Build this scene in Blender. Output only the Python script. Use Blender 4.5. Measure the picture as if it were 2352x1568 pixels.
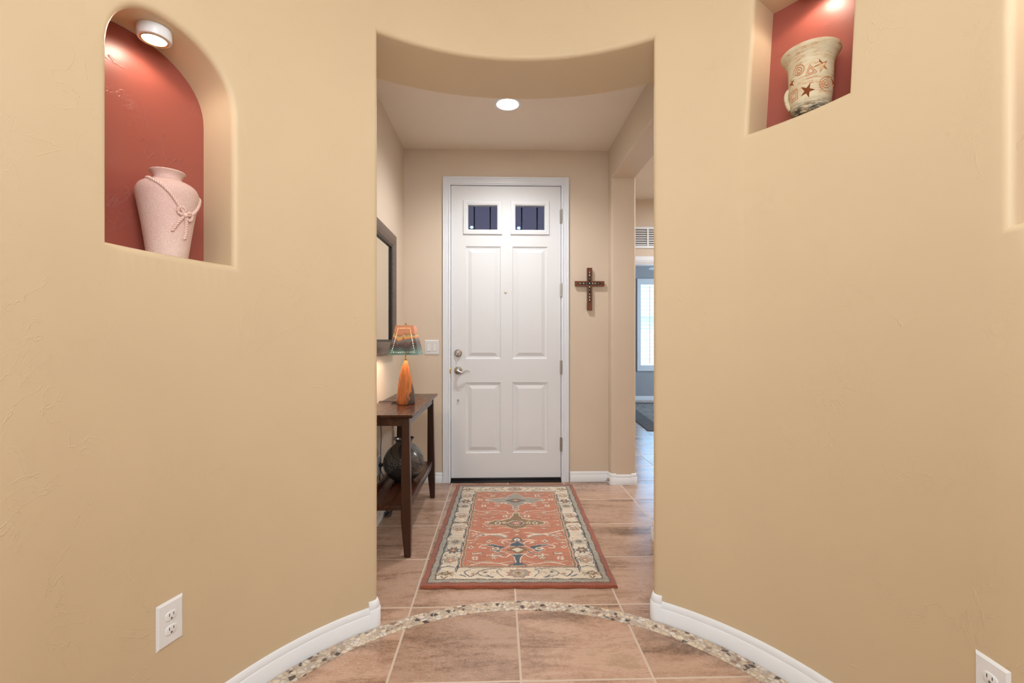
import bpy, bmesh, math, random
import numpy as np
from math import sin, cos, pi, radians as R, atan2, sqrt
from mathutils import Vector
from mathutils.geometry import tessellate_polygon
random.seed(7)
rng = np.random.default_rng(5)
for o in list(bpy.data.objects):
    bpy.data.objects.remove(o)
S = bpy.context.scene
C = S.collection

# ------------------------------------------------------------ camera, sky, main lights, exposure
cam = bpy.data.objects.new('camera', bpy.data.cameras.new('camera'))
C.objects.link(cam)
cam.location = (0, 0, 1.16)
cam.rotation_euler = (R(90), 0, R(-1.65))
cam.data.sensor_width = 36.0
cam.data.lens = 16.515
cam.data.clip_start = 0.02
S.camera = cam
S.view_settings.view_transform = 'Standard'
S.view_settings.look = 'None'
S.view_settings.gamma = 1.0
S.view_settings.use_curve_mapping = False
S.view_settings.exposure = 0.49

W = bpy.data.worlds.new('sky')
S.world = W
W.use_nodes = True
bgn = W.node_tree.nodes['Background']
bgn.inputs['Color'].default_value = (0.24, 0.60, 1.0, 1)
bgn.inputs['Strength'].default_value = 5.2


def light(name, typ, loc, energy, color=(1, 1, 1), rot=(0, 0, 0), **kw):
    d = bpy.data.lights.new(name, typ)
    d.energy = energy
    d.color = color
    for k, v in kw.items():
        setattr(d, k, v)
    o = bpy.data.objects.new(name, d)
    C.objects.link(o)
    o.location = loc
    o.rotation_euler = rot
    return o


# added fill lights without fixtures, in the unseen great room and further on
light('great_room_fill', 'AREA', (0, -4.2, 1.6), 22, (0.80, 0.92, 1.0), (R(90), 0, 0), shape='RECTANGLE', size=4.5, size_y=2.6)  # added frontal fill from behind the camera, no window there
light('great_room_top_fill', 'AREA', (0, -1.6, 2.95), 38, (0.92, 0.97, 1.0), (0, 0, 0), shape='RECTANGLE', size=3.5, size_y=3.0)  # added overhead fill behind the camera, no fixtures
light('camera_fill', 'POINT', (0.085, 0.08, 2.05), 54, (0.92, 0.97, 1.0), shadow_soft_size=0.4)  # added soft fill just above the camera, like a flash
light('side_hall_fill', 'AREA', (2.6, 3.9, 2.70), 36, (0.96, 0.98, 1.0), (0, 0, 0), shape='DISK', size=0.9)  # added to brighten the hallway through the side opening
light('bedroom_fill', 'AREA', (4.9, 7.4, 1.5), 48, (0.66, 0.83, 1.0), (0, R(90), 0), shape='RECTANGLE', size=1.8, size_y=1.6)  # added fill for the far room, as if from another window
light('sun', 'SUN', (0, 0, 8), 4.0, (1.0, 0.90, 0.78), (R(48), 0, R(-12)), angle=R(.6))
po = light('window_portal', 'AREA', (3.32, 9.40, 1.485), 1, (1, 1, 1), (R(-90), 0, 0), shape='RECTANGLE', size=1.4, size_y=2.0)
po.data.cycles.is_portal = True


# ------------------------------------------------------------ node materials
class Mat:
    def __init__(self, name, base=(.8, .8, .8), rough=.5, metal=0., spec=.5):
        self.m = bpy.data.materials.new(name)
        self.m.use_nodes = True
        self.nt = self.m.node_tree
        self.b = self.nt.nodes['Principled BSDF']
        self.set(base, 'Base Color')
        self.set(rough, 'Roughness')
        self.set(metal, 'Metallic')
        self.set(spec, 'Specular IOR Level')

    def put(self, sock, v):
        if isinstance(v, bpy.types.NodeSocket):
            self.nt.links.new(v, sock)
        elif sock.type == 'RGBA' and hasattr(v, '__len__'):
            sock.default_value = (v[0], v[1], v[2], 1)
        else:
            sock.default_value = v

    def set(self, v, name):
        self.put(self.b.inputs[name], v)

    def n(self, typ, ins=None, out=0, **props):
        nd = self.nt.nodes.new('ShaderNode' + typ)
        for k, v in props.items():
            setattr(nd, k, v)
        for k, v in (ins or {}).items():
            self.put(nd.inputs[k], v)
        return nd.outputs[out]

    def obj(self):
        return self.n('TexCoord', out=3)

    def vec(self, v, scale=(1, 1, 1), loc=(0, 0, 0)):
        return self.n('Mapping', {'Vector': v, 'Scale': scale, 'Location': loc})

    def noise(self, v, scale, detail=3., rough=.5, dist=0., out=0):
        return self.n('TexNoise', {'Vector': v, 'Scale': scale, 'Detail': detail, 'Roughness': rough, 'Distortion': dist}, out)

    def math(self, op, a, b=0., c=0., clamp=False):
        return self.n('Math', {0: a, 1: b, 2: c}, operation=op, use_clamp=clamp)

    def mapr(self, v, a, b, c=0., d=1.):
        return self.n('MapRange', {0: v, 1: a, 2: b, 3: c, 4: d})

    def mix(self, f, a, b, blend='MIX'):
        nd = self.nt.nodes.new('ShaderNodeMix')
        nd.data_type = 'RGBA'
        nd.blend_type = blend
        self.put(nd.inputs[0], f)
        self.put(nd.inputs[6], a)
        self.put(nd.inputs[7], b)
        return nd.outputs[2]

    def ramp(self, v, stops, interp='LINEAR'):
        nd = self.nt.nodes.new('ShaderNodeValToRGB')
        nd.color_ramp.interpolation = interp
        el = nd.color_ramp.elements
        while len(el) < len(stops):
            el.new(0.5)
        for e, (p, c) in zip(el, stops):
            e.position = p
            e.color = (c[0], c[1], c[2], 1)
        self.put(nd.inputs[0], v)
        return nd.outputs[0]

    def sep(self, v):
        nd = self.nt.nodes.new('ShaderNodeSeparateXYZ')
        self.put(nd.inputs[0], v)
        return nd.outputs

    def bump(self, h, strength=.3, dist=.01):
        self.set(self.n('Bump', {'Height': h, 'Strength': strength, 'Distance': dist}), 'Normal')


def srgb(r, g, b):
    f = lambda c: c / 12.92 if c <= .04045 else ((c + .055) / 1.055) ** 2.4
    return (f(r / 255), f(g / 255), f(b / 255))


def plaster(name, col, rough=.5, amount=1.0, k=1.5):
    m = Mat(name, col, rough, spec=.35)
    p = m.obj()
    n1 = m.noise(p, 3.1 * k, 4., .55, 1.3)
    line = m.mapr(m.math('ABSOLUTE', m.math('SUBTRACT', n1, .5)), 0., .009, 1., 0.)
    mask = m.mapr(m.noise(p, 2.3 * k, 2.), .54, .64)
    ridge = m.math('MULTIPLY', line, mask)
    n2 = m.noise(p, 9. * k, 5., .6, 2.)
    line2 = m.mapr(m.math('ABSOLUTE', m.math('SUBTRACT', n2, .47)), 0., .02, 1., 0.)
    mask2 = m.mapr(m.noise(m.vec(p, loc=(3, 7, 1)), 3.5 * k, 2.), .56, .64)
    ridge2 = m.math('MULTIPLY', line2, mask2)
    h = m.math('ADD', m.math('ADD', ridge, m.math('MULTIPLY', ridge2, .7)), m.math('MULTIPLY', m.noise(p, 16., 4.), .35))
    m.bump(h, .25 * amount, .0035)
    tint = m.noise(p, 1.3, 3.)
    m.set(m.mix(m.mapr(tint, .3, .7), tuple(c * .97 for c in col), tuple(c * 1.03 for c in col)), 'Base Color')
    return m.m


def plain(name, col, rough=.5, metal=0., spec=.5, var=.0, scale=20., bump=0.):
    m = Mat(name, col, rough, metal, spec)
    if var or bump:
        nz = m.noise(m.obj(), scale, 4.)
        if var:
            m.set(m.mix(nz, tuple(c * (1 - var) for c in col), tuple(min(1, c * (1 + var)) for c in col)), 'Base Color')
        if bump:
            m.bump(nz, bump, .003)
    return m.m


def emis(name, col, strength):
    m = Mat(name, col, .4)
    m.set(col, 'Emission Color')
    m.set(strength, 'Emission Strength')
    return m.m


K = {}
K['tan'] = plaster('tan_plaster', (.635, .505, .335))
K['hall'] = plaster('hall_plaster', (.70, .595, .48), amount=.35)
K['red'] = plaster('red_plaster', (.32, .080, .058), .40, 1.7, 2.2)
K['red'].node_tree.nodes['Principled BSDF'].inputs['Specular IOR Level'].default_value = .55
K['ceil'] = plain('ceiling_paint', (.86, .78, .68), .7, var=.03, scale=3.)
K['white'] = plain('white_trim_paint', (.82, .86, .92), .38, var=.02, scale=6.)
K['door'] = plain('white_door_paint', (.755, .785, .83), .5, var=.02, scale=4.)
K['plate'] = plain('white_plastic', (.79, .81, .84), .3, var=.01)
K['slot'] = plain('dark_slot', (.03, .028, .03), .6, var=.1)
K['black'] = plain('black_rubber', (.012, .012, .015), .35, var=.2)
K['nickel'] = plain('brushed_nickel', (.50, .47, .44), .3, 1., var=.08, scale=60.)
K['brass'] = plain('aged_brass', (.55, .38, .16), .3, 1., var=.1)
K['coolwall'] = plain('cool_cast_wall_paint', (.40, .42, .45), .6, var=.03)  # cool cast of the light put into the wall colour
K['blackmetal'] = plain('dark_metal', (.02, .02, .022), .5, .3, var=.2)

# floor tile
m = Mat('terracotta_tile', rough=.3, spec=.65)
p = m.obj()
sx, sy, sz = m.sep(p)
tx = m.math('DIVIDE', m.math('SUBTRACT', sx, .0772 - .457 * 40), .457)
ty = m.math('DIVIDE', m.math('SUBTRACT', sy, 1.603 - .457 * 40), .457)
fx, fy = m.math('FRACT', tx), m.math('FRACT', ty)
ix, iy = m.math('FLOOR', tx), m.math('FLOOR', ty)
ed = lambda f: m.math('ABSOLUTE', m.math('SUBTRACT', f, .5))
far = m.math('MAXIMUM', ed(fx), ed(fy))
grout = m.mapr(far, .4895, .4925)
cell = m.n('CombineXYZ', {0: ix, 1: iy, 2: 0.})
wn = m.n('TexWhiteNoise', {'Vector': cell}, out=1)
off = m.n('VectorMath', {0: wn, 1: (37., 23., 11.)}, operation='MULTIPLY')
tp = m.n('VectorMath', {0: p, 1: off}, operation='ADD')
streak = m.noise(m.vec(tp, (2.2, 9., 1)), 1.0, 6., .6, .9)
blotch = m.noise(m.vec(tp, (1.5, 2.6, 1)), 1.6, 4., .55, .4)
grain = m.noise(tp, 90., 3., .6)
f = m.math('ADD', m.math('ADD', m.math('MULTIPLY', streak, .55), m.math('MULTIPLY', blotch, .45)), m.math('MULTIPLY', m.math('SUBTRACT', grain, .5), .16))
fine_g = m.noise(tp, 170., 4., .7)
mid_g = m.noise(m.vec(tp, (1, 1.6, 1)), 28., 4., .65)
f = m.math('MULTIPLY_ADD', m.math('SUBTRACT', f, .5), 1.5, .5)
f = m.math('ADD', f, m.math('ADD', m.math('MULTIPLY', m.math('SUBTRACT', fine_g, .5), .30), m.math('MULTIPLY', m.math('SUBTRACT', mid_g, .5), .30)))
col = m.ramp(f, [(.22, srgb(112, 88, 72)), (.36, srgb(154, 124, 104)), (.48, srgb(184, 150, 129)), (.60, srgb(200, 168, 148)), (.76, srgb(176, 146, 122))])
vein = m.mapr(m.math('ABSOLUTE', m.math('SUBTRACT', m.noise(m.vec(tp, (1.4, 8., 1), (5, 2, 0)), 1.3, 5., .6, 1.4), .5)), 0., .02, .5, 0.)
vein = m.math('MULTIPLY', vein, m.mapr(m.noise(tp, 4., 2.), .5, .62))
col = m.mix(vein, col, srgb(104, 82, 70))
shade = m.mapr(m.n('TexWhiteNoise', {'Vector': cell}, out=0), 0., 1., .80, .97)
col = m.mix(1., col, m.n('CombineXYZ', {0: shade, 1: shade, 2: shade}), 'MULTIPLY')
m.set(m.mix(grout, col, srgb(200, 182, 165)), 'Base Color')
m.set(m.math('ADD', .24, m.math('MULTIPLY', grout, .4)), 'Roughness')
m.bump(m.math('ADD', m.math('MULTIPLY', grout, -1.), m.math('MULTIPLY', m.noise(tp, 14., 2.), .5)), .2, .004)
K['tile'] = m.m

# stone mosaic band
m = Mat('broken_stone_mosaic', rough=.35)
p = m.obj()
pp = m.n('VectorMath', {0: p, 1: m.n('VectorMath', {0: m.noise(p, 45., 2., out=1), 1: (.012, .012, 0)}, operation='MULTIPLY')}, operation='ADD')
edge = m.n('TexVoronoi', {'Vector': m.vec(pp, (1, 1, 0)), 'Scale': 54.}, feature='DISTANCE_TO_EDGE')
cc = m.n('TexVoronoi', {'Vector': m.vec(pp, (1, 1, 0)), 'Scale': 54.}, out=1)
rnd = m.sep(cc)[0]
sc = m.ramp(rnd, [(0., srgb(48, 36, 30)), (.06, srgb(70, 52, 42)), (.10, srgb(150, 118, 98)), (.20, srgb(182, 162, 146)), (.34, srgb(222, 208, 186)), (.5, srgb(230, 214, 188)), (.66, srgb(226, 218, 208)), (.88, srgb(214, 192, 162))], 'CONSTANT')
sc = m.mix(m.math('MULTIPLY', m.noise(p, 70., 4.), .35), sc, srgb(176, 158, 140))
m.set(m.mix(m.mapr(edge, .05, .12), srgb(182, 170, 158), sc), 'Base Color')
m.bump(m.mapr(edge, .03, .2), .5, .003)
K['mosaic'] = m.m


# ------------------------------------------------------------ geometry helpers
class G:
    def __init__(self):
        self.v, self.f = [], []

    def add(self, vs, fs):
        b = len(self.v)
        self.v += [tuple(x) for x in vs]
        self.f += [tuple(b + i for i in q) for q in fs]
        return self

    def bm(self, bm):
        bm.verts.index_update()
        self.add([v.co[:] for v in bm.verts], [[v.index for v in q.verts] for q in bm.faces])
        bm.free()
        return self

    def box(self, x0, x1, y0, y1, z0, z1, bev=0., seg=2):
        bm = bmesh.new()
        bmesh.ops.create_cube(bm, size=1)
        for v in bm.verts:
            v.co = ((x0 + x1) / 2 + v.co.x * (x1 - x0), (y0 + y1) / 2 + v.co.y * (y1 - y0), (z0 + z1) / 2 + v.co.z * (z1 - z0))
        if bev:
            bmesh.ops.bevel(bm, geom=bm.edges[:], offset=bev, segments=seg, affect='EDGES', profile=.5)
        return self.bm(bm)

    def loft(self, rings, closed=True, cap0=True, cap1=True):
        n = len(rings[0])
        vs = [p for r in rings for p in r]
        fs = []
        for k in range(len(rings) - 1):
            for i in range(n if closed else n - 1):
                j = (i + 1) % n
                fs.append((k * n + i, k * n + j, (k + 1) * n + j, (k + 1) * n + i))
        if closed and cap0:
            fs.append(tuple(reversed(range(n))))
        if closed and cap1:
            fs.append(tuple((len(rings) - 1) * n + i for i in range(n)))
        return self.add(vs, fs)

    def lathe(self, prof, n=48, c=(0, 0, 0), cap=False):
        rings = [[(c[0] + r * cos(2 * pi * i / n), c[1] + r * sin(2 * pi * i / n), c[2] + z) for i in range(n)] for r, z in prof]
        return self.loft(rings, True, cap, cap)

    def tube(self, pts, r, n=8, closed=False):
        pts = [Vector(q) for q in pts]
        rad = r if hasattr(r, '__len__') else [r] * len(pts)
        rings = []
        N = len(pts)
        s = None
        for i, q in enumerate(pts):
            a = pts[(i - 1) % N] if (i or closed) else q
            b = pts[(i + 1) % N] if (i < N - 1 or closed) else q
            t = (b - a).normalized()
            if s is None:
                s = t.cross(Vector((0, 0, 1)))
                if s.length < .1:
                    s = t.cross(Vector((1, 0, 0)))
            s = (s - t * s.dot(t)).normalized()
            u = s.cross(t)
            rings.append([q + (s * cos(2 * pi * k / n) + u * sin(2 * pi * k / n)) * rad[i] for k in range(n)])
        if closed:
            rings.append(rings[0])
        return self.loft(rings, True, not closed, not closed)

    def ball(self, c, r, n=12, s=(1, 1, 1)):
        bm = bmesh.new()
        bmesh.ops.create_uvsphere(bm, u_segments=n, v_segments=max(6, n // 2), radius=1)
        for v in bm.verts:
            v.co = (c[0] + v.co.x * r * s[0], c[1] + v.co.y * r * s[1], c[2] + v.co.z * r * s[2])
        return self.bm(bm)

    def plate(self, outer, holes, d0, d1, fn):
        """polygon with holes between depths d0 and d1; fn(u, v, depth) -> point"""
        tri, flat = tess(outer, holes)
        for d, flip in ((d0, False), (d1, True)):
            self.add([fn(u, v, d) for u, v in flat], [t[::-1] if flip else t for t in tri])
        for lp in [outer] + holes:
            n = len(lp)
            self.add([fn(u, v, d0) for u, v in lp] + [fn(u, v, d1) for u, v in lp], [(i, (i + 1) % n, n + (i + 1) % n, n + i) for i in range(n)])
        return self


def tess(outer, holes=()):
    loops = [[Vector((u, v, 0)) for u, v in lp] for lp in [outer] + list(holes)]
    flat = [(q.x, q.y) for lp in loops for q in lp]
    return [tuple(t) for t in tessellate_polygon(loops)], flat


def sliced(outer, holes, us=(), vs=()):
    """2-D polygon with holes cut along u = const and v = const; returns verts, faces"""
    tri, flat = tess(outer, holes)
    bm = bmesh.new()
    vv = [bm.verts.new((u, v, 0)) for u, v in flat]
    for t in tri:
        try:
            bm.faces.new([vv[i] for i in t])
        except ValueError:
            pass
    for axis, vals in ((0, us), (1, vs)):
        no = (1, 0, 0) if axis == 0 else (0, 1, 0)
        for a in vals:
            co = (a, 0, 0) if axis == 0 else (0, a, 0)
            bmesh.ops.bisect_plane(bm, geom=bm.verts[:] + bm.edges[:] + bm.faces[:], dist=1e-6, plane_co=co, plane_no=no)
    bm.verts.index_update()
    V = [(q.co.x, q.co.y) for q in bm.verts]
    F = [tuple(q.index for q in f.verts) for f in bm.faces]
    bm.free()
    return V, F


def mk(name, g, mat, parent=None, smooth=35, **tags):
    me = bpy.data.meshes.new(name)
    me.from_pydata(g.v, [], g.f)
    bm = bmesh.new()
    bm.from_mesh(me)
    bmesh.ops.remove_doubles(bm, verts=bm.verts[:], dist=1e-5)
    bmesh.ops.recalc_face_normals(bm, faces=bm.faces[:])
    bm.to_mesh(me)
    bm.free()
    if smooth:
        me.shade_smooth()
        me.set_sharp_from_angle(angle=R(smooth))
    me.materials.append(mat)
    o = bpy.data.objects.new(name, me)
    C.objects.link(o)
    if parent:
        o.parent = parent
    for k, v in tags.items():
        o[k] = v
    return o


def T(name, label, cat, loc=(0, 0, 0), rotz=0., group=None, kind=None, rot=None):
    o = bpy.data.objects.new(name, None)
    o.empty_display_size = .1
    C.objects.link(o)
    o.location = loc
    o.rotation_euler = rot if rot else (0, 0, rotz)
    o['label'] = label
    o['category'] = cat
    if group:
        o['group'] = group
    if kind:
        o['kind'] = kind
    return o


def struct(name, g, mat, label, cat, smooth=35, parent=None):
    return mk(name, g, mat, parent, smooth, kind='structure', label=label, category=cat)


def clone(root, loc, rot, label):
    r = root.copy()
    C.objects.link(r)
    r.location = loc
    r.rotation_euler = rot
    r['label'] = label
    for ch in list(root.children):
        c = ch.copy()
        C.objects.link(c)
        c.parent = r
        for gch in ch.children:
            d = gch.copy()
            C.objects.link(d)
            d.parent = c
    return r


def offset(path, d, closed):
    """offset a 2-D path to its left by d with mitred corners"""
    n = len(path)
    out = []
    for i in range(n):
        p = Vector(path[i])
        nn = []
        if closed or i > 0:
            e = p - Vector(path[(i - 1) % n])
            nn.append(Vector((-e.y, e.x)).normalized())
        if closed or i < n - 1:
            e = Vector(path[(i + 1) % n]) - p
            nn.append(Vector((-e.y, e.x)).normalized())
        if len(nn) == 2:
            m_ = nn[0] + nn[1]
            m_ = m_ / max(.2, m_.length_squared) * 2
        else:
            m_ = nn[0]
        out.append(tuple(p + m_ * d))
    return out


def edge_strip(g, path, closed, b, depth, fn, both=False, seg=6):
    """rounded edge from the wall face into an opening; path runs so that the wall is on its left"""
    rings = []
    for k in range(seg + 1):
        t = pi / 2 * k / seg
        rings.append([fn(u, v, b - b * cos(t)) for u, v in offset(path, b - b * sin(t), closed)])
    if both:
        for k in range(seg + 1):
            t = pi / 2 * k / seg
            rings.append([fn(u, v, depth - b + b * sin(t)) for u, v in offset(path, b - b * cos(t), closed)])
    else:
        rings.append([fn(u, v, depth) for u, v in path])
    g.loft(rings, closed, False, False)


# ------------------------------------------------------------ the rotunda
CX, CY, RR, RO = .085, 1.07, 1.045, 1.39
TOP, BN = 3.0, .019
ND = .155


def cyl(s, z, d):
    a = s / RR
    r = RR + d
    return (CX + r * sin(a), CY + r * cos(a), z)


def sdeg(a):
    return R(a) * RR


def arch(a0, a1, z0, zs, rise, n=28, e=2.15):
    s0, s1 = sdeg(a0), sdeg(a1)
    c, h = (s0 + s1) / 2, (s1 - s0) / 2
    pts = []
    k = 12
    for i in range(k):
        pts.append((s0 + (s1 - s0) * i / k, z0))
    pts.append((s1, z0))
    for i in range(n + 1):
        t = pi * i / n
        x = abs(cos(t)) ** (2 / e) * (1 if cos(t) >= 0 else -1)
        y = abs(sin(t)) ** (2 / e)
        pts.append((c + h * x, zs + rise * y))
    return pts      # counter-clockwise


def rect(a0, a1, z0, z1, k=14):
    s0, s1 = sdeg(a0), sdeg(a1)
    lo = [(s0 + (s1 - s0) * i / k, z0) for i in range(k)]
    hi = [(s1 - (s1 - s0) * i / k, z1) for i in range(k)]
    return lo + hi


NICHE = [arch(-84.0, -63.5, 1.405, 1.875, .187), rect(52.6, 72.2, 1.927, 2.418), arch(93.5, 114., 1.418, 1.885, .187)]
HL, HR, HH = sdeg(-33.6), sdeg(32.5), 2.430
kk = 40
notch = [(HL, 0.)] + [(HL + (HR - HL) * i / kk, HH) for i in range(kk + 1)] + [(HR, 0.)]
# running up the left side and along the head, the wall is on the left hand
SE = sdeg(123)
no_ = offset(notch, BN, False)
no_[0] = (HL - BN, 0)
no_[-1] = (HR + BN, 0)
outer = [(-SE, 0.)] + no_ + [(SE, 0.), (SE, TOP), (-SE, TOP)]
holes = [offset(list(reversed(n_)), BN, True) for n_ in NICHE]
us = [sdeg(a) for a in np.arange(-122, 122.5, 1.5)]
V, F = sliced(outer, holes, us)
g = G()
g.add([cyl(s, z, 0) for s, z in V], F)
edge_strip(g, notch, False, BN, RO - RR, cyl)
for n_ in NICHE:
    edge_strip(g, list(reversed(n_)), True, BN, ND, cyl)
for s_ in (-SE, SE):                     # the ends beside the opening behind the camera
    g.add([cyl(s_, 0, 0), cyl(s_, 0, .3), cyl(s_, TOP, .3), cyl(s_, TOP, 0)], [(0, 1, 2, 3)])
rot_wall = struct('wall_rotunda', g, K['tan'], 'curved tan plaster wall with three lit niches around a hallway opening', 'wall', 40)
for n_, lab in zip(NICHE, ('red painted arched back of the left niche', 'red painted square back of the right niche', 'red painted back of the far right niche')):
    V, F = sliced(n_, [], us)
    g = G()
    g.add([cyl(s, z, ND) for s, z in V], F)
    mk('niche_back', g, K['red'], rot_wall, label=lab)
# hallway side of the curved wall
no_ = [(HL, 0.)] + notch[1:-1] + [(HR, 0.)]
oo = [(sdeg(-52), 0.)] + no_ + [(sdeg(50), 0.), (sdeg(50), 2.76), (sdeg(-52), 2.76)]
V, F = sliced(oo, [], us)
g = G()
g.add([cyl(s, z, RO - RR) for s, z in V], F)
struct('wall_front', g, K['hall'], 'hallway side of the curved plaster wall around the opening', 'wall')

# ------------------------------------------------------------ floor, ceilings, straight walls
g = G().box(-3.4, 5.2, -6.1, 5.31, -.1, 0).box(.95, 5.2, 5.31, 9.34, -.1, 0)
struct('floor', g, K['tile'], 'brown terracotta tile floor with pale grout lines', 'floor', 0)
n = 160
g = G()
rings = []
for r, z in ((1.027, 0.), (1.027, .0022), (.955, .0022), (.955, 0.)):
    rings.append([(CX + r * sin(R(-122) + R(244) * i / n), CY + r * cos(R(-122) + R(244) * i / n), z) for i in range(n + 1)])
g.loft(rings, False)
struct('trim_1', g, K['mosaic'], 'curved band of broken stone mosaic inlaid in the tile floor', 'mosaic', 30)
g = G().box(-3.4, 3.4, -6.1, 2.13, TOP, TOP + .1)
struct('ceiling_rotunda', g, K['ceil'], 'ceiling above the round room', 'ceiling', 0)
g = G().box(-.95, 1.0, 2.135, 3.95, 2.743, 2.85).box(1.0, 5.2, 2.135, 9.34, 2.743, 2.85)
struct('ceiling', g, K['ceil'], 'tan flat ceiling of the hallway around the recessed light', 'ceiling', 0)
g = G().box(-.90, -.775, 2.02, 3.9, 0, 2.76)
struct('wall_left', g, K['hall'], 'tan hallway wall behind the console table and mirror', 'wall', 0)
# right hallway wall with the side opening
RX = .912
fy_ = lambda u, v, d: (RX + d, u, v)
nt_ = [(2.75, 0.), (2.75, 2.484), (3.78, 2.484), (3.78, 0.)]
o_ = offset(nt_, BN, False)
o_[0], o_[-1] = (2.75 - BN, 0), (3.78 + BN, 0)
g = G()
for d in (0, .203):
    V, F = sliced([(2.05, 0.)] + o_ + [(5.25, 0.), (5.25, 2.76), (2.05, 2.76)], [])
    g.add([fy_(u, v, d) for u, v in V], F)
edge_strip(g, nt_, False, BN, .203, fy_, True)
struct('wall_right', g, K['hall'], 'tan hallway wall with square side opening right of the front door', 'wall', 40)
# door wall
DX0, DX1, DZ = -.402, .528, 2.462
fb_ = lambda u, v, d: (u, 3.88 + d, v)
g = G()
g.plate([(-.9, 0.), (DX0, 0.), (DX0, DZ), (DX1, DZ), (DX1, 0.), (RX + .02, 0.), (RX + .02, 2.76), (-.9, 2.76)], [], 0, .16, fb_)
struct('wall_back', g, K['hall'], 'tan wall around the white front door', 'wall', 0)
# side hall: far wall with doorway, its other walls
ff_ = lambda u, v, d: (u, 5.19 + d, v)
g = G()
g.plate([(1.0, 0.), (1.40, 0.), (1.40, 2.035), (2.30, 2.035), (2.30, 0.), (4.3, 0.), (4.3, 2.76), (1.0, 2.76)], [], 0, .12, ff_)
struct('wall_far', g, K['hall'], 'peach wall with return vent above the doorway, past the side opening', 'wall', 0)
g = G().box(4.2, 4.3, 2.2, 5.25, 0, 2.76).box(1.11, 4.3, 2.2, 2.3, 0, 2.76)
struct('wall_side_hall', g, K['hall'], 'walls of the side hall right of the entry', 'wall', 0)
# bedroom beyond the doorway
fw_ = lambda u, v, d: (u, 9.19 + d, v)
WX0, WX1, WZ0, WZ1 = 2.74, 3.90, .60, 2.375
g = G()
g.plate([(1.0, 0.), (5.1, 0.), (5.1, 2.76), (1.0, 2.76)], [[(WX0, WZ0), (WX1, WZ0), (WX1, WZ1), (WX0, WZ1)]], 0, .14, fw_)
struct('wall_window', g, K['coolwall'], 'grey wall around the shuttered window in the far room', 'wall', 0)
g = G().box(1.0, 1.1, 5.30, 9.2, 0, 2.76).box(5.0, 5.1, 5.30, 9.2, 0, 2.76).box(4.25, 5.1, 5.2, 5.31, 0, 2.76)
struct('wall_bedroom', g, K['coolwall'], 'side walls of the far grey room', 'wall', 0)
# the great room behind the camera
g = G().box(-3.4, -3.2, -6.1, .6, 0, 3.05).box(3.2, 3.4, -6.1, .6, 0, 3.05).box(-3.4, 3.4, -6.2, -6, 0, 3.05)
g.box(-3.3, -.95, .42, .56, 0, 3.05).box(1.12, 3.3, .42, .56, 0, 3.05)
struct('wall_great_room', g, K['tan'], 'walls of the great room behind the camera', 'wall', 0)


# ------------------------------------------------------------ baseboards
def profile(h, t):
    return [(0, 0), (t, 0), (t, h * .66), (t * .72, h * .70), (t * .78, h * .78), (t * .60, h * .88), (t * .42, h * .96), (t * .18, h), (0, h)]


def sweep(g, path, h=.083, t=.014, closed_ends=True):
    """path: [(point, outward normal)] on the floor"""
    pr = profile(h, t)
    rings = [[(p[0] + nx * o, p[1] + ny * o, z) for o, z in pr] for p, (nx, ny) in path]
    g.loft(rings, True, True, True)
    return g


def arc_path(a0, a1, n):
    out = []
    for i in range(n + 1):
        a = R(a0 + (a1 - a0) * i / n)
        out.append(((CX + RR * sin(a), CY + RR * cos(a)), (-sin(a), -cos(a))))
    return out


def corner_path(s_edge, sign, r0=.03):
    """round the rounded edge of the hall opening; sign = +1 at the right jamb"""
    a = (s_edge + sign * BN) / RR
    nf = Vector((-sin(a), -cos(a)))
    tj = Vector((-cos(a), sin(a))) * sign      # towards the opening
    cen = Vector((CX, CY)) + Vector((sin(a), cos(a))) * (RR + BN)
    out = [(cen + nf * BN - tj * .020, nf)]
    for k in range(9):
        t = pi / 2 * k / 8
        nrm = nf * cos(t) + tj * sin(t)
        out.append((cen + nrm * BN, nrm))
    out.append((cen + tj * BN - nf * .02, tj))
    return [((p.x, p.y), (q.x, q.y)) for p, q in out]


bl = struct('baseboard_left', sweep(G(), arc_path(-122, -35.3, 70)), K['white'], 'curved white baseboard along the left rotunda wall', 'baseboard', 50)
mk('corner_block', sweep(G(), corner_path(HL, -1), .105, .016), K['white'], bl, 50)
br = struct('baseboard_right', sweep(G(), arc_path(34.2, 122, 70)), K['white'], 'curved white baseboard along the right rotunda wall', 'baseboard', 50)
mk('corner_block', sweep(G(), corner_path(HR, 1), .105, .016), K['white'], br, 50)
g = sweep(G(), [((-.775, 2.2), (1, 0)), ((-.775, 3.88), (1, 0))])
struct('baseboard_hall_left', g, K['white'], 'white baseboard behind the console table', 'baseboard', 50)
g = sweep(G(), [((-.775, 3.88), (0, -1)), ((-.458, 3.88), (0, -1))])
sweep(g, [((.592, 3.88), (0, -1)), ((.906, 3.88), (0, -1))])
struct('baseboard_back', g, K['white'], 'white baseboard on both sides of the front door', 'baseboard', 50)


def box_corner(x, y, sx, sy):
    """cap round a square corner whose solid lies towards (-sx, -sy)"""
    c = Vector((x - sx * BN, y - sy * BN))
    out = [(c + Vector((0, sy * BN)) - Vector((sx * .02, 0)), Vector((0, sy)))]
    for k in range(9):
        t = pi / 2 * k / 8
        q = Vector((sx * sin(t), sy * cos(t)))
        out.append((c + q * BN, q))
    out.append((c + Vector((sx * BN, 0)) - Vector((0, sy * .02)), Vector((sx, 0))))
    return [((p.x, p.y), (q.x, q.y)) for p, q in out]


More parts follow.
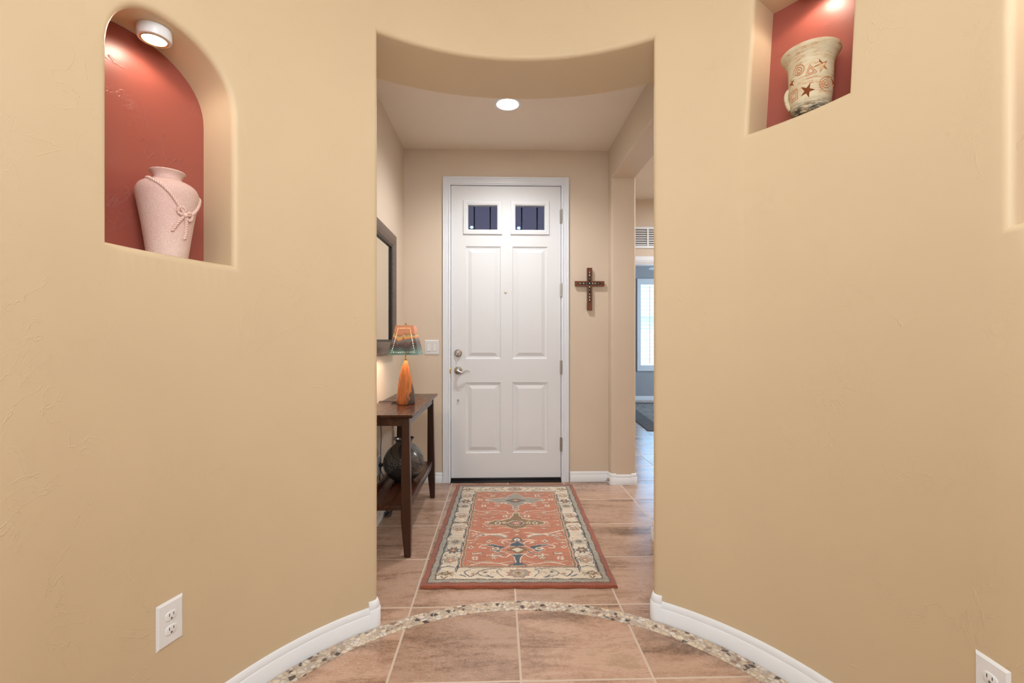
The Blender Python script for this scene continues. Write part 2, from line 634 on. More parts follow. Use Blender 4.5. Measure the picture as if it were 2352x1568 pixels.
bp = struct('baseboard_pillar', sweep(G(), [((.935, 3.78), (0, -1)), ((1.095, 3.78), (0, -1))]), K['white'], 'white baseboard round the pillar right of the door', 'baseboard', 50)
mk('corner_block', sweep(G(), box_corner(RX, 3.78, -1, -1), .091, .0148), K['white'], bp, 50)
mk('corner_block', sweep(G(), box_corner(RX + .203, 3.78, 1, -1), .091, .0148), K['white'], bp, 50)
mk('base_run', sweep(G(), [((RX, 3.80), (-1, 0)), ((RX, 3.88), (-1, 0))]), K['white'], bp, 50)
bs = struct('baseboard_hall_right', sweep(G(), [((RX, 2.3), (-1, 0)), ((RX, 2.73), (-1, 0))]), K['white'], 'white baseboard end at the near side of the side opening', 'baseboard', 50)
mk('corner_block', sweep(G(), box_corner(RX, 2.75, -1, 1), .105, .015), K['white'], bs, 50)
struct('baseboard_window', sweep(G(), [((1.1, 9.19), (0, -1)), ((5.0, 9.19), (0, -1))], .085), K['white'], 'white baseboard under the shuttered window', 'baseboard', 50)
# doorway casing of the far room
g = G()
for i_, (w0, w1, dd) in enumerate(((0., .072, .010), (.012, .055, .016), (.026, .040, .020))):
    g.plate([(1.40 - w1, 0.), (1.40 - w0, 0.), (1.40 - w0, 2.035 + w0), (2.30 + w0, 2.035 + w0), (2.30 + w0, 0.), (2.30 + w1, 0.), (2.30 + w1, 2.035 + w1), (1.40 - w1, 2.035 + w1)], [], -dd, .002, ff_)
g.box(1.40, 1.415, 5.19, 5.31, 0, 2.035).box(2.285, 2.30, 5.19, 5.31, 0, 2.035).box(1.40, 2.30, 5.19, 5.31, 2.02, 2.035)
struct('trim_2', g, K['white'], 'white casing round the doorway below the return vent', 'door casing', 20)

# ------------------------------------------------------------ front door
dr = T('door_1', 'white six panel front door with two small square windows', 'door', (.063, 3.88, 0), kind='structure')
DC, DW = .063, .4535
fd_ = lambda u, v, d: (u, d, v)          # local: u from the door's centre line, d into the wall


def px2u(x):
    return 3.885 * math.tan(math.atan((x - 1176) / 1079) + R(1.65)) - DC


def py2z(y, x=1163):
    return 1.16 + (784 - y) * 3.885 / 1079


def rct(u0, u1, v0, v1):
    return [(u0, v0), (u1, v0), (u1, v1), (u0, v1)]


panels = [(-.276, .018 - .000, 0, 0)]
PU = [(px2u(1069), px2u(1150)), (px2u(1177), px2u(1258))]
PV = [(1.016, 1.945), (.238, .822)]
LU = [(px2u(1075.5), px2u(1142)), (px2u(1184), px2u(1250.5))]
LV = (2.084, 2.282)
slab_d = .006
holes = [rct(a, b, c, d) for a, b in PU for c, d in PV] + [rct(a, b, *LV) for a, b in LU]
g = G()
tri, flat = tess(rct(-DW, DW, .034, 2.444), holes)
g.add([fd_(u, v, slab_d) for u, v in flat], tri)
g.add([fd_(u, v, d) for d in (slab_d, .05) for u, v in rct(-DW, DW, .034, 2.444)], [(0, 1, 5, 4), (1, 2, 6, 5), (2, 3, 7, 6), (3, 0, 4, 7)])
for a, b in PU:
    for c, d in PV:
        prs = [(0, 0), (.004, .006), (.010, .0085), (.018, .0100), (.024, .0100), (.050, .001), (.052, .0005)]
        rings = [[fd_(u, v, slab_d + dp) for u, v in rct(a + i_, b - i_, c + i_, d - i_)] for i_, dp in prs]
        g.loft(rings, True, False, True)
for a, b in LU:
    rr_ = rct(a, b, *LV)
    g.loft([[fd_(u, v, d) for u, v in rr_] for d in (slab_d, .045)], True, False, False)
mk('door_slab', g, K['door'], dr, 4)
g = G()
for w0, w1, dd in ((0., .064, .012), (.008, .016, .020), (.026, .032, .016), (.040, .046, .017), (.054, .064, .018)):
    g.plate([(-DW - w1, 0.), (-DW - w0 - .004, 0.), (-DW - w0 - .004, 2.449 + w0), (DW + w0 + .004, 2.449 + w0), (DW + w0 + .004, 0.), (DW + w1, 0.), (DW + w1, 2.449 + w1), (-DW - w1, 2.449 + w1)], [], -dd, .001, fd_)
mk('door_casing', g, K['white'], dr, 20)
g = G().box(-DW - .012, -DW - .0035, 0, .12, 0, 2.462).box(DW + .0035, DW + .012, 0, .12, 0, 2.462).box(-DW - .012, DW + .012, 0, .12, 2.448, 2.462)
mk('door_jamb', g, K['white'], dr, 20)
g = G().box(-DW - .003, DW + .003, -.02, .10, .001, .014, .003).box(-DW, DW, -.006, .05, .014, .020, .002)
mk('threshold', g, K['black'], dr)
g = G().box(-DW, DW, -.004, .012, .021, .036, .004)
mk('door_sweep', g, K['black'], dr)
m = Mat('wavy_glass', (.9, .95, 1.), .04)
m.set(1., 'Transmission Weight')
m.set(1.1, 'IOR')
m.bump(m.noise(m.obj(), 14., 2.), .05, .002)
K['glass'] = m.m
for (a, b), side in zip(LU, ('left', 'right')):
    g = G()
    c, d = LV
    for w0, w1, dd in ((.0, .040, -.004), (.0, .012, .001), (.014, .020, -.008)):
        pass
    prs = [(.040, .006), (.040, -.004), (.037, -.006), (.012, -.007), (.010, -.004), (.004, -.004), (.001, .0), (0., .012)]
    rings = [[fd_(u, v, dp) for u, v in rct(a - i_, b + i_, c - i_, d + i_)] for i_, dp in prs]
    g.loft(rings, True, False, False)
    for uu in (a + .02, b - .02):
        for vv in (c - .025, d + .025):
            g.ball((uu, -.0068, vv), .0022, 8, (1, .4, 1))
    for uu in (a - .025, b + .025):
        for vv in (c + .03, d - .03):
            g.ball((uu, -.0068, vv), .0022, 8, (1, .4, 1))
    wf = mk('window_frame', g, K['door'], dr, 25, label=side + ' small window in the door')
    g = G().box(a - .004, b + .004, .018, .022, c - .004, d + .004)
    mk('window_pane', g, K['glass'], wf, 0)
# lever handle, deadbolt, peephole, hole plug, hinges, strike
hx, hz = px2u(1052.5), py2z(850)
g = G()
rose = lambda c, prof: G().lathe(prof, 36)
def disc(g, prof, c, n=32):
    """turned part whose axis runs from the door towards the hall"""
    g.loft([[(c[0] + r * cos(2 * pi * i / n), -z, c[1] + r * sin(2 * pi * i / n)) for i in range(n)] for r, z in prof], True, False, True)
disc(g, [(.0325, -.006), (.0325, .004), (.030, .009), (.022, .013), (.014, .016), (.0125, .03), (.0125, .048), (.011, .052), (.004, .053)], (hx, hz))
pts = [(hx, -.045, hz), (hx + .018, -.047, hz - .010), (hx + .034, -.047, hz - .014), (hx + .05, -.046, hz - .008), (hx + .066, -.044, hz + .001), (hx + .080, -.043, hz + .003), (hx + .092, -.044, hz - .002), (hx + .097, -.045, hz - .008)]
def smooth_pts(pts, n=6):
    out = []
    P = [Vector(q) for q in pts]
    for i in range(len(P) - 1):
        p0, p1, p2, p3 = P[max(i - 1, 0)], P[i], P[i + 1], P[min(i + 2, len(P) - 1)]
        for k in range(n):
            t = k / n
            out.append(.5 * ((2 * p1) + (p2 - p0) * t + (2 * p0 - 5 * p1 + 4 * p2 - p3) * t * t + (3 * p1 - p0 - 3 * p2 + p3) * t ** 3))
    out.append(P[-1])
    return out
sp = smooth_pts(pts)
g.tube(sp, [.010 - .006 * min(1, i / len(sp) * 1.2) for i in range(len(sp))], 10)
g.ball(sp[-1], .0048)
mk('lever_handle', g, K['nickel'], dr)
g = G()
dz = py2z(810.5)
disc(g, [(.0325, -.006), (.0325, .005), (.030, .011), (.022, .014), (.021, .012), (.004, .012)], (hx, dz))
g.box(hx - .006, hx + .006, -.028, -.010, dz - .017, dz + .017, .003)
for s_ in (-1, 1):
    g.ball((hx + s_ * .0125, -.0125, dz + .002), .0035, 8)
mk('deadbolt', g, K['nickel'], dr)
g = G()
disc(g, [(.0075, -.004), (.0075, .002), (.005, .003), (.0045, .0), (.001, .0)], (px2u(1161.5), py2z(670.5)), 20)
mk('peephole', g, K['brass'], dr)
g = G()
disc(g, [(.0085, -.006), (.0085, .003), (.006, .006), (.001, .0065)], (hx - .001, py2z(918)), 20)
mk('hole_plug', g, K['nickel'], dr)
g = G().box(-DW - .010, -DW - .001, -.013, .004, py2z(857), py2z(843), .002)
mk('strike_plate', g, K['brass'], dr)
for y0, y1 in ((481, 512), (651, 681), (828, 859), (1005, 1036)):
    z0, z1 = py2z(y1), py2z(y0)
    g = G()
    for k in range(5):
        a = z0 + (z1 - z0) * k / 5
        g.loft([[(DW + .004 + .0065 * cos(2 * pi * i / 12), -.014 + .0065 * sin(2 * pi * i / 12), z) for i in range(12)] for z in (a + .0006, a + (z1 - z0) / 5 - .0006)])
    g.ball((DW + .004, -.014, z0), .0055, 8).ball((DW + .004, -.014, z1), .0055, 8)
    g.box(DW - .008, DW + .004, -.006, .008, z0, z1)
    mk('hinge', g, K['nickel'], dr)

# security screen door on the porch, seen through the little windows
m = Mat('perforated_screen', (.035, .035, .042), .7)
tr = m.n('BsdfTransparent', {0: (1, .62, .61)})
mixs = m.nt.nodes.new('ShaderNodeMixShader')
mixs.inputs[0].default_value = .24
m.nt.links.new(m.b.outputs[0], mixs.inputs[1])
m.nt.links.new(tr, mixs.inputs[2])
m.nt.links.new(mixs.outputs[0], m.nt.nodes['Material Output'].inputs[0])
K['screen'] = m.m
sd = T('screen_door', 'dark security screen door seen through the front door windows', 'screen door', (.063, 4.08, 0))
hexs = []
for xx, yy in ((1083.5, 522), (1191.5, 523)):
    u, v = (4.08 * math.tan(math.atan((xx - 1176) / 1079) + R(1.65)) - .063), 1.16 + (784 - yy) * 4.08 / 1079
    hexs.append([(u + (.017 if k % 2 == 0 else .011) * cos(2 * pi * k / 12), v + (.017 if k % 2 == 0 else .011) * .8 * sin(2 * pi * k / 12)) for k in range(12)])
g = G()
g.plate(rct(-.47, .47, .02, 2.46), hexs, .004, .006, fd_)
mk('screen_mesh', g, K['screen'], sd, 0)
for xx in (1089.5, 1126, 1198, 1233.5):
    u = 4.08 * math.tan(math.atan((xx - 1176) / 1079) + R(1.65)) - .063
    g = G().box(u - .005, u + .005, -.016, .004, .02, 2.40, .001)
    mk('bar', g, K['blackmetal'], sd, 20)
g = G().plate(rct(-.50, .50, .0, 2.50), [rct(-.46, .46, .03, 2.375)], -.018, .016, fd_)
mk('screen_frame', g, K['blackmetal'], sd, 20)

# ------------------------------------------------------------ far room: shuttered window, vent, fan, rug
wn_ = T('window_1', 'white shuttered window glowing with blue daylight in the far room', 'window', (3.32, 9.19, 0), kind='structure')
u0, u1 = WX0 - 3.32, WX1 - 3.32
g = G().plate(rct(u0 - .01, u1 + .01, WZ0 - .02, WZ1 + .02), [rct(u0 + .06, u1 - .06, WZ0 + .095, WZ1 - .095)], -.03, .03, fd_)
g.box(-.022, .022, -.03, .03, WZ0 + .09, WZ1 - .09)
mk('shutter_frame', g, K['white'], wn_, 20)
for s_ in (0, 1):
    a, b = (u0 + .06, -.022) if s_ == 0 else (.022, u1 - .06)
    nl = 21
    for k in range(nl):
        z = WZ0 + .11 + (WZ1 - WZ0 - .22) * (k + .5) / nl
        g = G()
        t = R(2)
        g.loft([[(x, .032 * cos(q) * cos(t) - .0052 * sin(q) * sin(t), z + .032 * cos(q) * sin(t) + .0052 * sin(q) * cos(t)) for q in np.linspace(0, 2 * pi, 12, endpoint=False)] for x in (a, b)])
        mk('louver', g, K['white'], wn_, 60)
    xm = a + .17 if s_ == 0 else (a + b) / 2
    g = G().box(xm - .007, xm + .007, -.046, -.034, WZ0 + .12, WZ1 - .12, .002)
    mk('tilt_rod', g, K['white'], wn_)
m = Mat('clear_glass', (1, 1, 1), .0)
m.set(1., 'Transmission Weight')
m.set(1.02, 'IOR')
K['clear'] = m.m
g = G().box(u0, u1, .10, .104, WZ0, WZ1)
mk('pane', g, K['clear'], wn_, 0)
g = G().plate(rct(u0, u1, WZ0, WZ1), [rct(u0 + .03, -.015, WZ0 + .03, WZ1 - .03), rct(.015, u1 - .03, WZ0 + .03, WZ1 - .03)], .09, .12, fd_)
mk('window_frame', g, K['white'], wn_, 0)

vt = T('return_vent', 'white louvered return air vent above the far doorway', 'vent', (1.73, 5.19, 2.316))
g = G().plate(rct(-.31, .31, -.118, .118), [rct(-.285, -.078, -.092, .092), rct(-.060, .285, -.092, .092)], -.012, .0, fd_)
mk('vent_frame', g, K['white'], vt, 20)
g = G()
for a, b in ((-.285, -.078), (-.060, .285)):
    for k in range(7):
        z = -.085 + .178 * k / 7
        g.add([(a, -.010, z), (b, -.010, z), (b, .004, z + .020), (a, .004, z + .020), (a, -.007, z - .002), (b, -.007, z - .002), (b, .007, z + .018), (a, .007, z + .018)], [(0, 1, 2, 3), (7, 6, 5, 4), (0, 4, 5, 1), (3, 2, 6, 7)])
mk('louvers', g, K['white'], vt, 0)
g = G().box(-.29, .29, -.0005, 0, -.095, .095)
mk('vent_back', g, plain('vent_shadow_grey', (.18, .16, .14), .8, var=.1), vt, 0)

fan = T('ceiling_fan', 'white ceiling fan blade tip above the shuttered window', 'ceiling fan', (3.06, 7.40, 2.32))
g = G().lathe([(.001, -.06), (.06, -.055), (.09, -.03), (.10, .0), (.09, .05), (.03, .07), (.012, .08), (.012, .38), (.06, .39), (.07, .423), (.001, .423)], 32)
mk('motor', g, K['white'], fan)
for k in range(5):
    a = pi + 2 * pi * k / 5
    g = G()
    pr = [(.12, .03), (.2, .055), (.4, .062), (.6, .066), (.655, .055), (.67, .03)]
    top = [(x, y) for x, y in pr] + [(x, -y) for x, y in reversed(pr)]
    g.plate(top, [], 0, .008, lambda u, v, d: (u * cos(a) - v * sin(a), u * sin(a) + v * cos(a), d + v * .18))
    mk('blade', g, K['white'], fan, 20)

m = Mat('grey_patterned_rug', rough=.9)
p = m.obj()
v1 = m.noise(p, 16., 4., .6, 1.5)
c = m.ramp(v1, [(.30, srgb(134, 84, 72)), (.40, srgb(98, 106, 120)), (.48, srgb(176, 168, 156)), (.56, srgb(134, 132, 132)), (.66, srgb(190, 180, 166))])
bx_, by_, _ = m.sep(p)
bo = m.mapr(m.math('MAXIMUM', m.math('SUBTRACT', m.math('ABSOLUTE', bx_), .72), m.math('SUBTRACT', m.math('ABSOLUTE', by_), 1.17)), 0., .01)
m.set(m.mix(m.math('MULTIPLY', bo, .7), c, srgb(86, 84, 88)), 'Base Color')
m.bump(m.noise(p, 150., 2.), .5, .004)
rg2 = T('area_rug', 'grey patterned area rug on the far room floor under the window', 'rug', (3.0, 7.35, 0), R(-5))
g = G().box(-.95, .95, -1.4, 1.4, .001, .012, .004)
mk('pile', g, m.m, rg2)

# outside the window
g = G().box(-4, 14, 9.6, 30, -.35, -.25)
struct('ground', g, plain('gravel_yard', (.55, .50, .44), .9, var=.2, scale=8.), 'pale gravel yard outside the window', 'ground', 0)
hs = T('neighbour_house', 'pale neighbouring house with low roof outside the window', 'house', (6.0, 17.0, -.25))
g = G().box(-4.5, 5, 0, 6, 0, 2.35)
for k in range(12):
    g.box(-4.4 + k * .5, -4.33 + k * .5, -.03, 0, 0, 2.35)
mk('house_wall', g, plain('pale_stucco', (.75, .72, .66), .9, var=.06), hs, 0)
g = G().add([(-5, -.6, 2.3), (5.5, -.6, 2.3), (5.5, 3, 3.5), (-5, 3, 3.5), (-5, 6.6, 2.3), (5.5, 6.6, 2.3), (-5, -.6, 2.45), (5.5, -.6, 2.45), (5.5, 3, 3.65), (-5, 3, 3.65)], [(0, 1, 2, 3), (3, 2, 5, 4), (6, 7, 8, 9), (0, 1, 7, 6), (9, 8, 5, 4), (0, 6, 9, 3), (1, 2, 8, 7)])
mk('roof', g, plain('grey_roof_tile', (.50, .47, .44), .9, var=.15, scale=12.), hs, 0)

# ------------------------------------------------------------ lamps of the place
K['lens'] = emis('glowing_lens', (1.0, .86, .66), 14.)
K['canlens'] = emis('glowing_can_lens', (1.0, .93, .82), 20.)


def puck(a, r, z, label):
    t = T('niche_light', label, 'light', (CX + (RR + r) * sin(R(a)), CY + (RR + r) * cos(R(a)), z), 0, 'round puck lights in the wall niches')
    mk('housing', G().lathe([(.001, 0), (.037, 0), (.0415, -.003), (.0425, -.027), (.040, -.033), (.0325, -.0335), (.032, -.027), (.001, -.024)], 40), K['plate'], t)
    mk('trim_ring', G().lathe([(.0325, -.0325), (.0335, -.0345), (.0318, -.036), (.0295, -.034), (.0295, -.0315)], 40), K['brass'], t)
    mk('lens', G().lathe([(.001, -.034), (.016, -.0335), (.0292, -.0315), (.0292, -.029), (.001, -.029)], 40), K['lens'], t)
    l = light('puck_glow', 'SPOT', (0, 0, -.039), 1.15, (1.0, .84, .70), (0, 0, 0), shadow_soft_size=.022, spot_size=R(158), spot_blend=.35)
    l.parent = t
    return t


puck(-73.7, .078, 2.063, 'white round puck light glowing in the arched left niche above the pink vase')
puck(62.4, .085, 2.418, 'white round puck light at the top of the square right niche')
puck(103.7, .085, 2.073, 'white round puck light in the far right niche past the picture edge')

t = T('recessed_light', 'round white recessed ceiling light glowing in the hallway ceiling', 'light', (.061, 3.13, 2.743))
mk('trim_ring', G().lathe([(.070, -.002), (.074, -.006), (.090, -.004), (.093, 0), (.068, .0)], 48), K['white'], t)
mk('lens', G().lathe([(.001, -.0025), (.069, -.0025), (.069, -.0005), (.001, -.0005)], 48), K['canlens'], t, 20)
l = light('can_glow', 'SPOT', (0, 0, -.02), 50, (1.0, .98, .95), (0, 0, 0), shadow_soft_size=.05, spot_size=R(152), spot_blend=.8)
l.parent = t


# ------------------------------------------------------------ vase in the left niche
def facing(x, y):
    """rotation so that local -Y looks at the camera"""
    return atan2(-x, y) if False else atan2(y, x) - pi / 2


def prof_r(prof, z):
    for (r0, z0), (r1, z1) in zip(prof, prof[1:]):
        if z0 <= z <= z1 and z1 > z0:
            return r0 + (r1 - r0) * (z - z0) / (z1 - z0)
    return prof[-1][0]


def fine(prof, n=5):
    return [(q.x, q.y) for q in [Vector((v.x, v.y)) for v in smooth_pts([(r, z, 0) for r, z in prof], n)]]


def onsurf(prof, deg, z, lift=0.):
    r = prof_r(prof, z) + lift
    a = R(deg)
    return Vector((r * sin(a), -r * cos(a), z))        # deg 0 looks at the camera, positive to the right


def rope(g, pts, r, pitch):
    """two twisted strands along a path"""
    pts = [Vector(q) for q in pts]
    dense = smooth_pts(pts, 14)
    L = [0.]
    for a, b in zip(dense, dense[1:]):
        L.append(L[-1] + (b - a).length)
    for k in (0, 1):
        out = []
        for i, q in enumerate(dense):
            t_ = (dense[min(i + 1, len(dense) - 1)] - dense[max(i - 1, 0)]).normalized()
            u = t_.cross(Vector((q.x, q.y, .001)).normalized()).normalized()
            w = t_.cross(u)
            ph = 2 * pi * L[i] / pitch + pi * k
            out.append(q + (u * cos(ph) + w * sin(ph)) * r * .55)
        g.tube(out, r * .72, 7)


m = Mat('mottled_pink_ceramic', rough=.55)
p = m.obj()
nz = m.noise(p, 620., 1., .5, .4)
nz2 = m.noise(p, 7., 2.)
big = m.math('ADD', nz, m.mapr(nz2, .3, .7, -.08, .08))
c = m.ramp(big, [(.34, srgb(208, 168, 162)), (.50, srgb(217, 186, 178)), (.66, srgb(228, 208, 199))])
m.set(c, 'Base Color')
m.bump(nz, .5, .002)
K['pinkpot'] = m.m
K['pinkrope'] = plain('pale_pink_glaze', srgb(220, 188, 178), .5, var=.06, scale=80.)
vx, vy = -.9765, 1.416
vase = T('vase', 'pink mottled ceramic vase with moulded rope bow in the arched left niche', 'vase', (vx, vy, 1.4068), facing(vx, vy))
VP = fine([(.047, 0), (.0505, .003), (.057, .05), (.065, .105), (.0735, .155), (.0775, .180), (.0765, .194), (.069, .209), (.054, .2195), (.040, .2255), (.0345, .231), (.0355, .238), (.0405, .245), (.0450, .2495)])
inner = [(.0455, .2515), (.044, .253), (.0415, .2525), (.036, .246), (.031, .238), (.030, .228), (.05, .21), (.065, .18)]
mk('body', G().lathe([(.001, 0)] + VP + inner, 72), K['pinkpot'], vase, 60)
g = G()
rope(g, [onsurf(VP, a, z, .0015) for a, z in ((-150, .2185), (-110, .2215), (-75, .222), (-50, .2175), (-30, .209), (-10, .193), (5, .172), (17, .150), (27, .133), (35, .122))], .0042, .0145)
mk('rope_band', g, K['pinkrope'], vase, 60)
g = G()
rope(g, [onsurf(VP, a, z, .0015) for a, z in ((38, .120), (50, .124), (62, .134), (74, .150), (86, .170), (100, .19), (125, .208), (150, .2185))], .0042, .0145)
mk('rope_band', g, K['pinkrope'], vase, 60)
for (ca, cz, ra, rz) in ((27, .130, 8, .010), (47, .118, 9, .011)):
    g = G()
    rope(g, [onsurf(VP, ca + ra * cos(q), cz + rz * sin(q), .003) for q in np.linspace(0, 2 * pi, 10)], .0038, .0135)
    mk('rope_loop', g, K['pinkrope'], vase, 60)
for path in (((35, .118), (26, .104), (17, .086), (10, .070)), ((38, .116), (42, .098), (44, .074), (42, .052))):
    g = G()
    rope(g, [onsurf(VP, a, z, .0015) for a, z in path], .0042, .0145)
    mk('rope_tail', g, K['pinkrope'], vase, 60)
mk('rope_knot', G().ball(onsurf(VP, 36, .120, .003), .008, 14, (1, 1, .9)), K['pinkrope'], vase, 60)

# ------------------------------------------------------------ pierced pot in the right niche
m = Mat('whitewashed_terracotta', rough=.75)
p = m.obj()
x_, y_, z_ = m.sep(p)
st = m.noise(m.vec(p, (12, 12, 130)), 1.0, 5., .65, .6)
bl_ = m.noise(p, 26., 5., .65)
f = m.math('ADD', m.math('MULTIPLY', st, .6), m.math('MULTIPLY', bl_, .4))
c = m.ramp(f, [(.33, srgb(120, 96, 70)), (.40, srgb(186, 140, 104)), (.45, srgb(198, 180, 148)), (.56, srgb(208, 197, 170)), (.7, srgb(200, 182, 148))])
dirt = m.math('MULTIPLY', m.mapr(z_, .012, .045, 1., 0.), m.mapr(m.noise(m.vec(p, (40, 40, 160)), 1., 5., .7), .36, .56))
m.set(m.mix(dirt, c, srgb(52, 44, 36)), 'Base Color')
m.bump(f, .5, .003)
K['pot'] = m.m
m = Mat('bare_terracotta', srgb(198, 136, 94), .8)
m.bump(m.noise(m.obj(), 60., 3.), .3, .002)
K['terra'] = m.m
px_, py_ = 1.0670, 1.576
pot = T('candle_pot', 'whitewashed terracotta pot with star cutouts and spirals in the right niche', 'pot', (px_, py_, 1.9285), facing(px_, py_))
PP = fine([(.0525, 0), (.056, .005), (.059, .025), (.063, .065), (.0655, .105), (.0665, .140), (.0672, .158), (.0692, .172), (.0750, .187), (.0832, .199), (.0870, .2055)])
DW_ = .0062
KT = .067


def pw(u, z, d):
    a = u / KT
    r = prof_r(PP, z) - d
    return (r * sin(a), -r * cos(a), z)


def star(deg, z, ro, rot, ri=.37):
    out = []
    for k in range(10):
        a = R(rot) + pi / 2 + pi * k / 5
        r = ro if k % 2 == 0 else ro * ri
        out.append((R(deg) * KT + r * cos(a), z + r * sin(a)))
    res = []
    for i in range(10):
        p0, p1 = out[i], out[(i + 1) % 10]
        for k in range(3):
            res.append((p0[0] + (p1[0] - p0[0]) * k / 3, p0[1] + (p1[1] - p0[1]) * k / 3))
    return res


stars = [star(28, .136, .0250, 22), star(-9, .064, .0250, -24), star(-58, .112, .018, 8), star(-100, .128, .024, 10), star(78, .09, .024, 0), star(120, .128, .024, 5), star(165, .09, .024, 0), star(-145, .09, .024, 8)]
UW = pi * KT
V, F = sliced([(-UW, .02), (UW, .02), (UW, .160), (-UW, .160)], stars, np.arange(-UW + .004, UW, .0055), np.arange(.03, .160, .012))
g = G()
g.add([pw(u, z, 0) for u, z in V], F)
gi = G()
gi.add([pw(u, z, DW_) for u, z in V], [q[::-1] for q in F])
for s_ in stars:
    n_ = len(s_)
    gi.add([pw(u, z, 0) for u, z in s_] + [pw(u, z, DW_) for u, z in s_], [(i, (i + 1) % n_, n_ + (i + 1) % n_, n_ + i) for i in range(n_)])
lo = [q for q in PP if q[1] < .02]
g.lathe([(.001, .006), (prof_r(PP, .02) - DW_, .006), (prof_r(PP, .02) - DW_, .02)], 72)
g.lathe([(.001, 0)] + lo + [(prof_r(PP, .02), .02)], 72)
mk('body', g, K['pot'], pot, 40)
mk('inner_shell', gi, K['terra'], pot, 40, label='bare terracotta inside of the pot')
hi_ = [q for q in PP if q[1] > .160]
g = G().lathe([(prof_r(PP, .160), .160)] + hi_ + [(.0890, .2085), (.0894, .2135), (.0874, .2170), (.084, .2163), (.0788, .2075), (.0700, .192), (.0640, .176), (prof_r(PP, .160) - DW_, .160)], 84)
mk('rim', g, K['pot'], pot, 50)


def spiral(deg, z, ro, turns, ph, name='spiral_relief'):
    pts = []
    for i in range(int(26 * turns)):
        t_ = i / (26 * turns)
        a = ph + 2 * pi * turns * t_
        r = ro * (.10 + .90 * t_)
        u, zz = R(deg) * KT + r * cos(a), z + r * sin(a)
        pts.append(pw(u, zz, -.0006))
    mk(name, G().tube(pts, .0013, 6), K['terra'], pot, 60)


spiral(-30, .139, .0210, 2.6, 0.)
spiral(40, .080, .0225, 2.6, 1.)
for sc_ in (.019, .0105):
    tri_ = [(R(0) * KT + sc_ * cos(R(90 + 120 * k) + .15), .124 + sc_ * 1.1 * sin(R(90 + 120 * k) + .15)) for k in range(3)]
    pts = []
    for i in range(3):
        for k in range(5):
            a, b = tri_[i], tri_[(i + 1) % 3]
            pts.append(pw(a[0] + (b[0] - a[0]) * k / 5, a[1] + (b[1] - a[1]) * k / 5, -.0005))
    mk('triangle_relief', G().tube(pts, .0012, 6, True), K['terra'], pot, 60)
for sc_ in (.016, .0085):
    sq = [(R(-50) * KT + sc_ * x, .066 + sc_ * y) for x, y in ((-1, -1), (1, -1), (1, 1), (-1, 1))]
    pts = []
    for i in range(4):
        for k in range(5):
            a, b = sq[i], sq[(i + 1) % 4]
            pts.append(pw(a[0] + (b[0] - a[0]) * k / 5, a[1] + (b[1] - a[1]) * k / 5, -.0005))
    mk('square_relief', G().tube(pts, .0011, 6, True), K['terra'], pot, 60)
pts = [pw(R(-88) * KT, z, -dd) for z, dd in ((.035, -.002), (.05, .004), (.07, .0075), (.088, .007), (.1, .002), (.104, -.003))]
mk('lug', G().tube(smooth_pts(pts, 5), .0075, 12), K['pot'], pot, 60)

# ------------------------------------------------------------ console table
m = Mat('dark_cherry_wood', rough=.28)
p = m.obj()
wv = m.noise(m.vec(p, (14, 1.6, 14)), 1.2, 5., .6, 1.0)
m.set(m.ramp(wv, [(.25, srgb(50, 26, 16)), (.5, srgb(64, 33, 20)), (.75, srgb(80, 42, 26))]), 'Base Color')
m.set(m.mapr(wv, .3, .7, .2, .34), 'Roughness')
K['cherryY'] = m.m
m = Mat('dark_cherry_leg_wood', rough=.3)
p = m.obj()
wv = m.noise(m.vec(p, (16, 16, 1.6)), 1.2, 5., .6, 1.0)
m.set(m.ramp(wv, [(.25, srgb(42, 21, 13)), (.5, srgb(56, 28, 17)), (.75, srgb(70, 36, 22))]), 'Base Color')
K['cherryZ'] = m.m
tb = T('console_table', 'dark cherry wood console table with tapered legs and lower shelf', 'table', (-.612, 3.03, 0))
g = G()
zt = .768
tp_ = [(-.5, 0), (-.5, .006), (-.5, .010)]
g.loft([[(x * a, y * b, z) for x, y in ((-1, -1), (1, -1), (1, 1), (-1, 1))] for a, b, z in ((.140, .490, zt - .022), (.150, .506, zt - .018), (.156, .514, zt - .008), (.156, .514, zt - .002), (.154, .512, zt))])
mk('tabletop', g, K['cherryY'], tb, 30)
g = G().box(-.125, .125, -.475, -.455, zt - .064, zt - .022).box(-.125, .125, .455, .475, zt - .064, zt - .022).box(.108, .126, -.47, .47, zt - .064, zt - .022).box(-.126, -.108, -.47, .47, zt - .064, zt - .022)
mk('apron', g, K['cherryY'], tb, 20)
for sx_ in (-1, 1):
    for sy_ in (-1, 1):
        rings = []
        for z, o_, w_ in ((zt - .022, .130, .040), (.42, .1365, .048), (.27, .140, .0520), (.20, .1405, .0525), (.0, .1395, .033)):
            x1, x0 = sx_ * o_, sx_ * (o_ - w_)
            oy = o_ + .355 - (0 if True else 0)
            y1, y0 = sy_ * oy, sy_ * (oy - w_)
            b_ = .003 * (1 if sx_ * sy_ > 0 else 1)
            xa, xb, ya, yb = min(x0, x1), max(x0, x1), min(y0, y1), max(y0, y1)
            rings.append([(xa + b_, ya, z), (xb - b_, ya, z), (xb, ya + b_, z), (xb, yb - b_, z), (xb - b_, yb, z), (xa + b_, yb, z), (xa, yb - b_, z), (xa, ya + b_, z)])
        mk('leg', G().loft(rings), K['cherryZ'], tb, 25)
g = G().box(-.112, .108, -.470, .470, .245, .272, .002)
mk('shelf', g, K['cherryY'], tb, 25)
for x0, x1 in ((.108, .128), (-.130, -.112)):
    mk('shelf_rail', G().box(x0, x1, -.450, .450, .238, .288, .002), K['cherryY'], tb, 25)

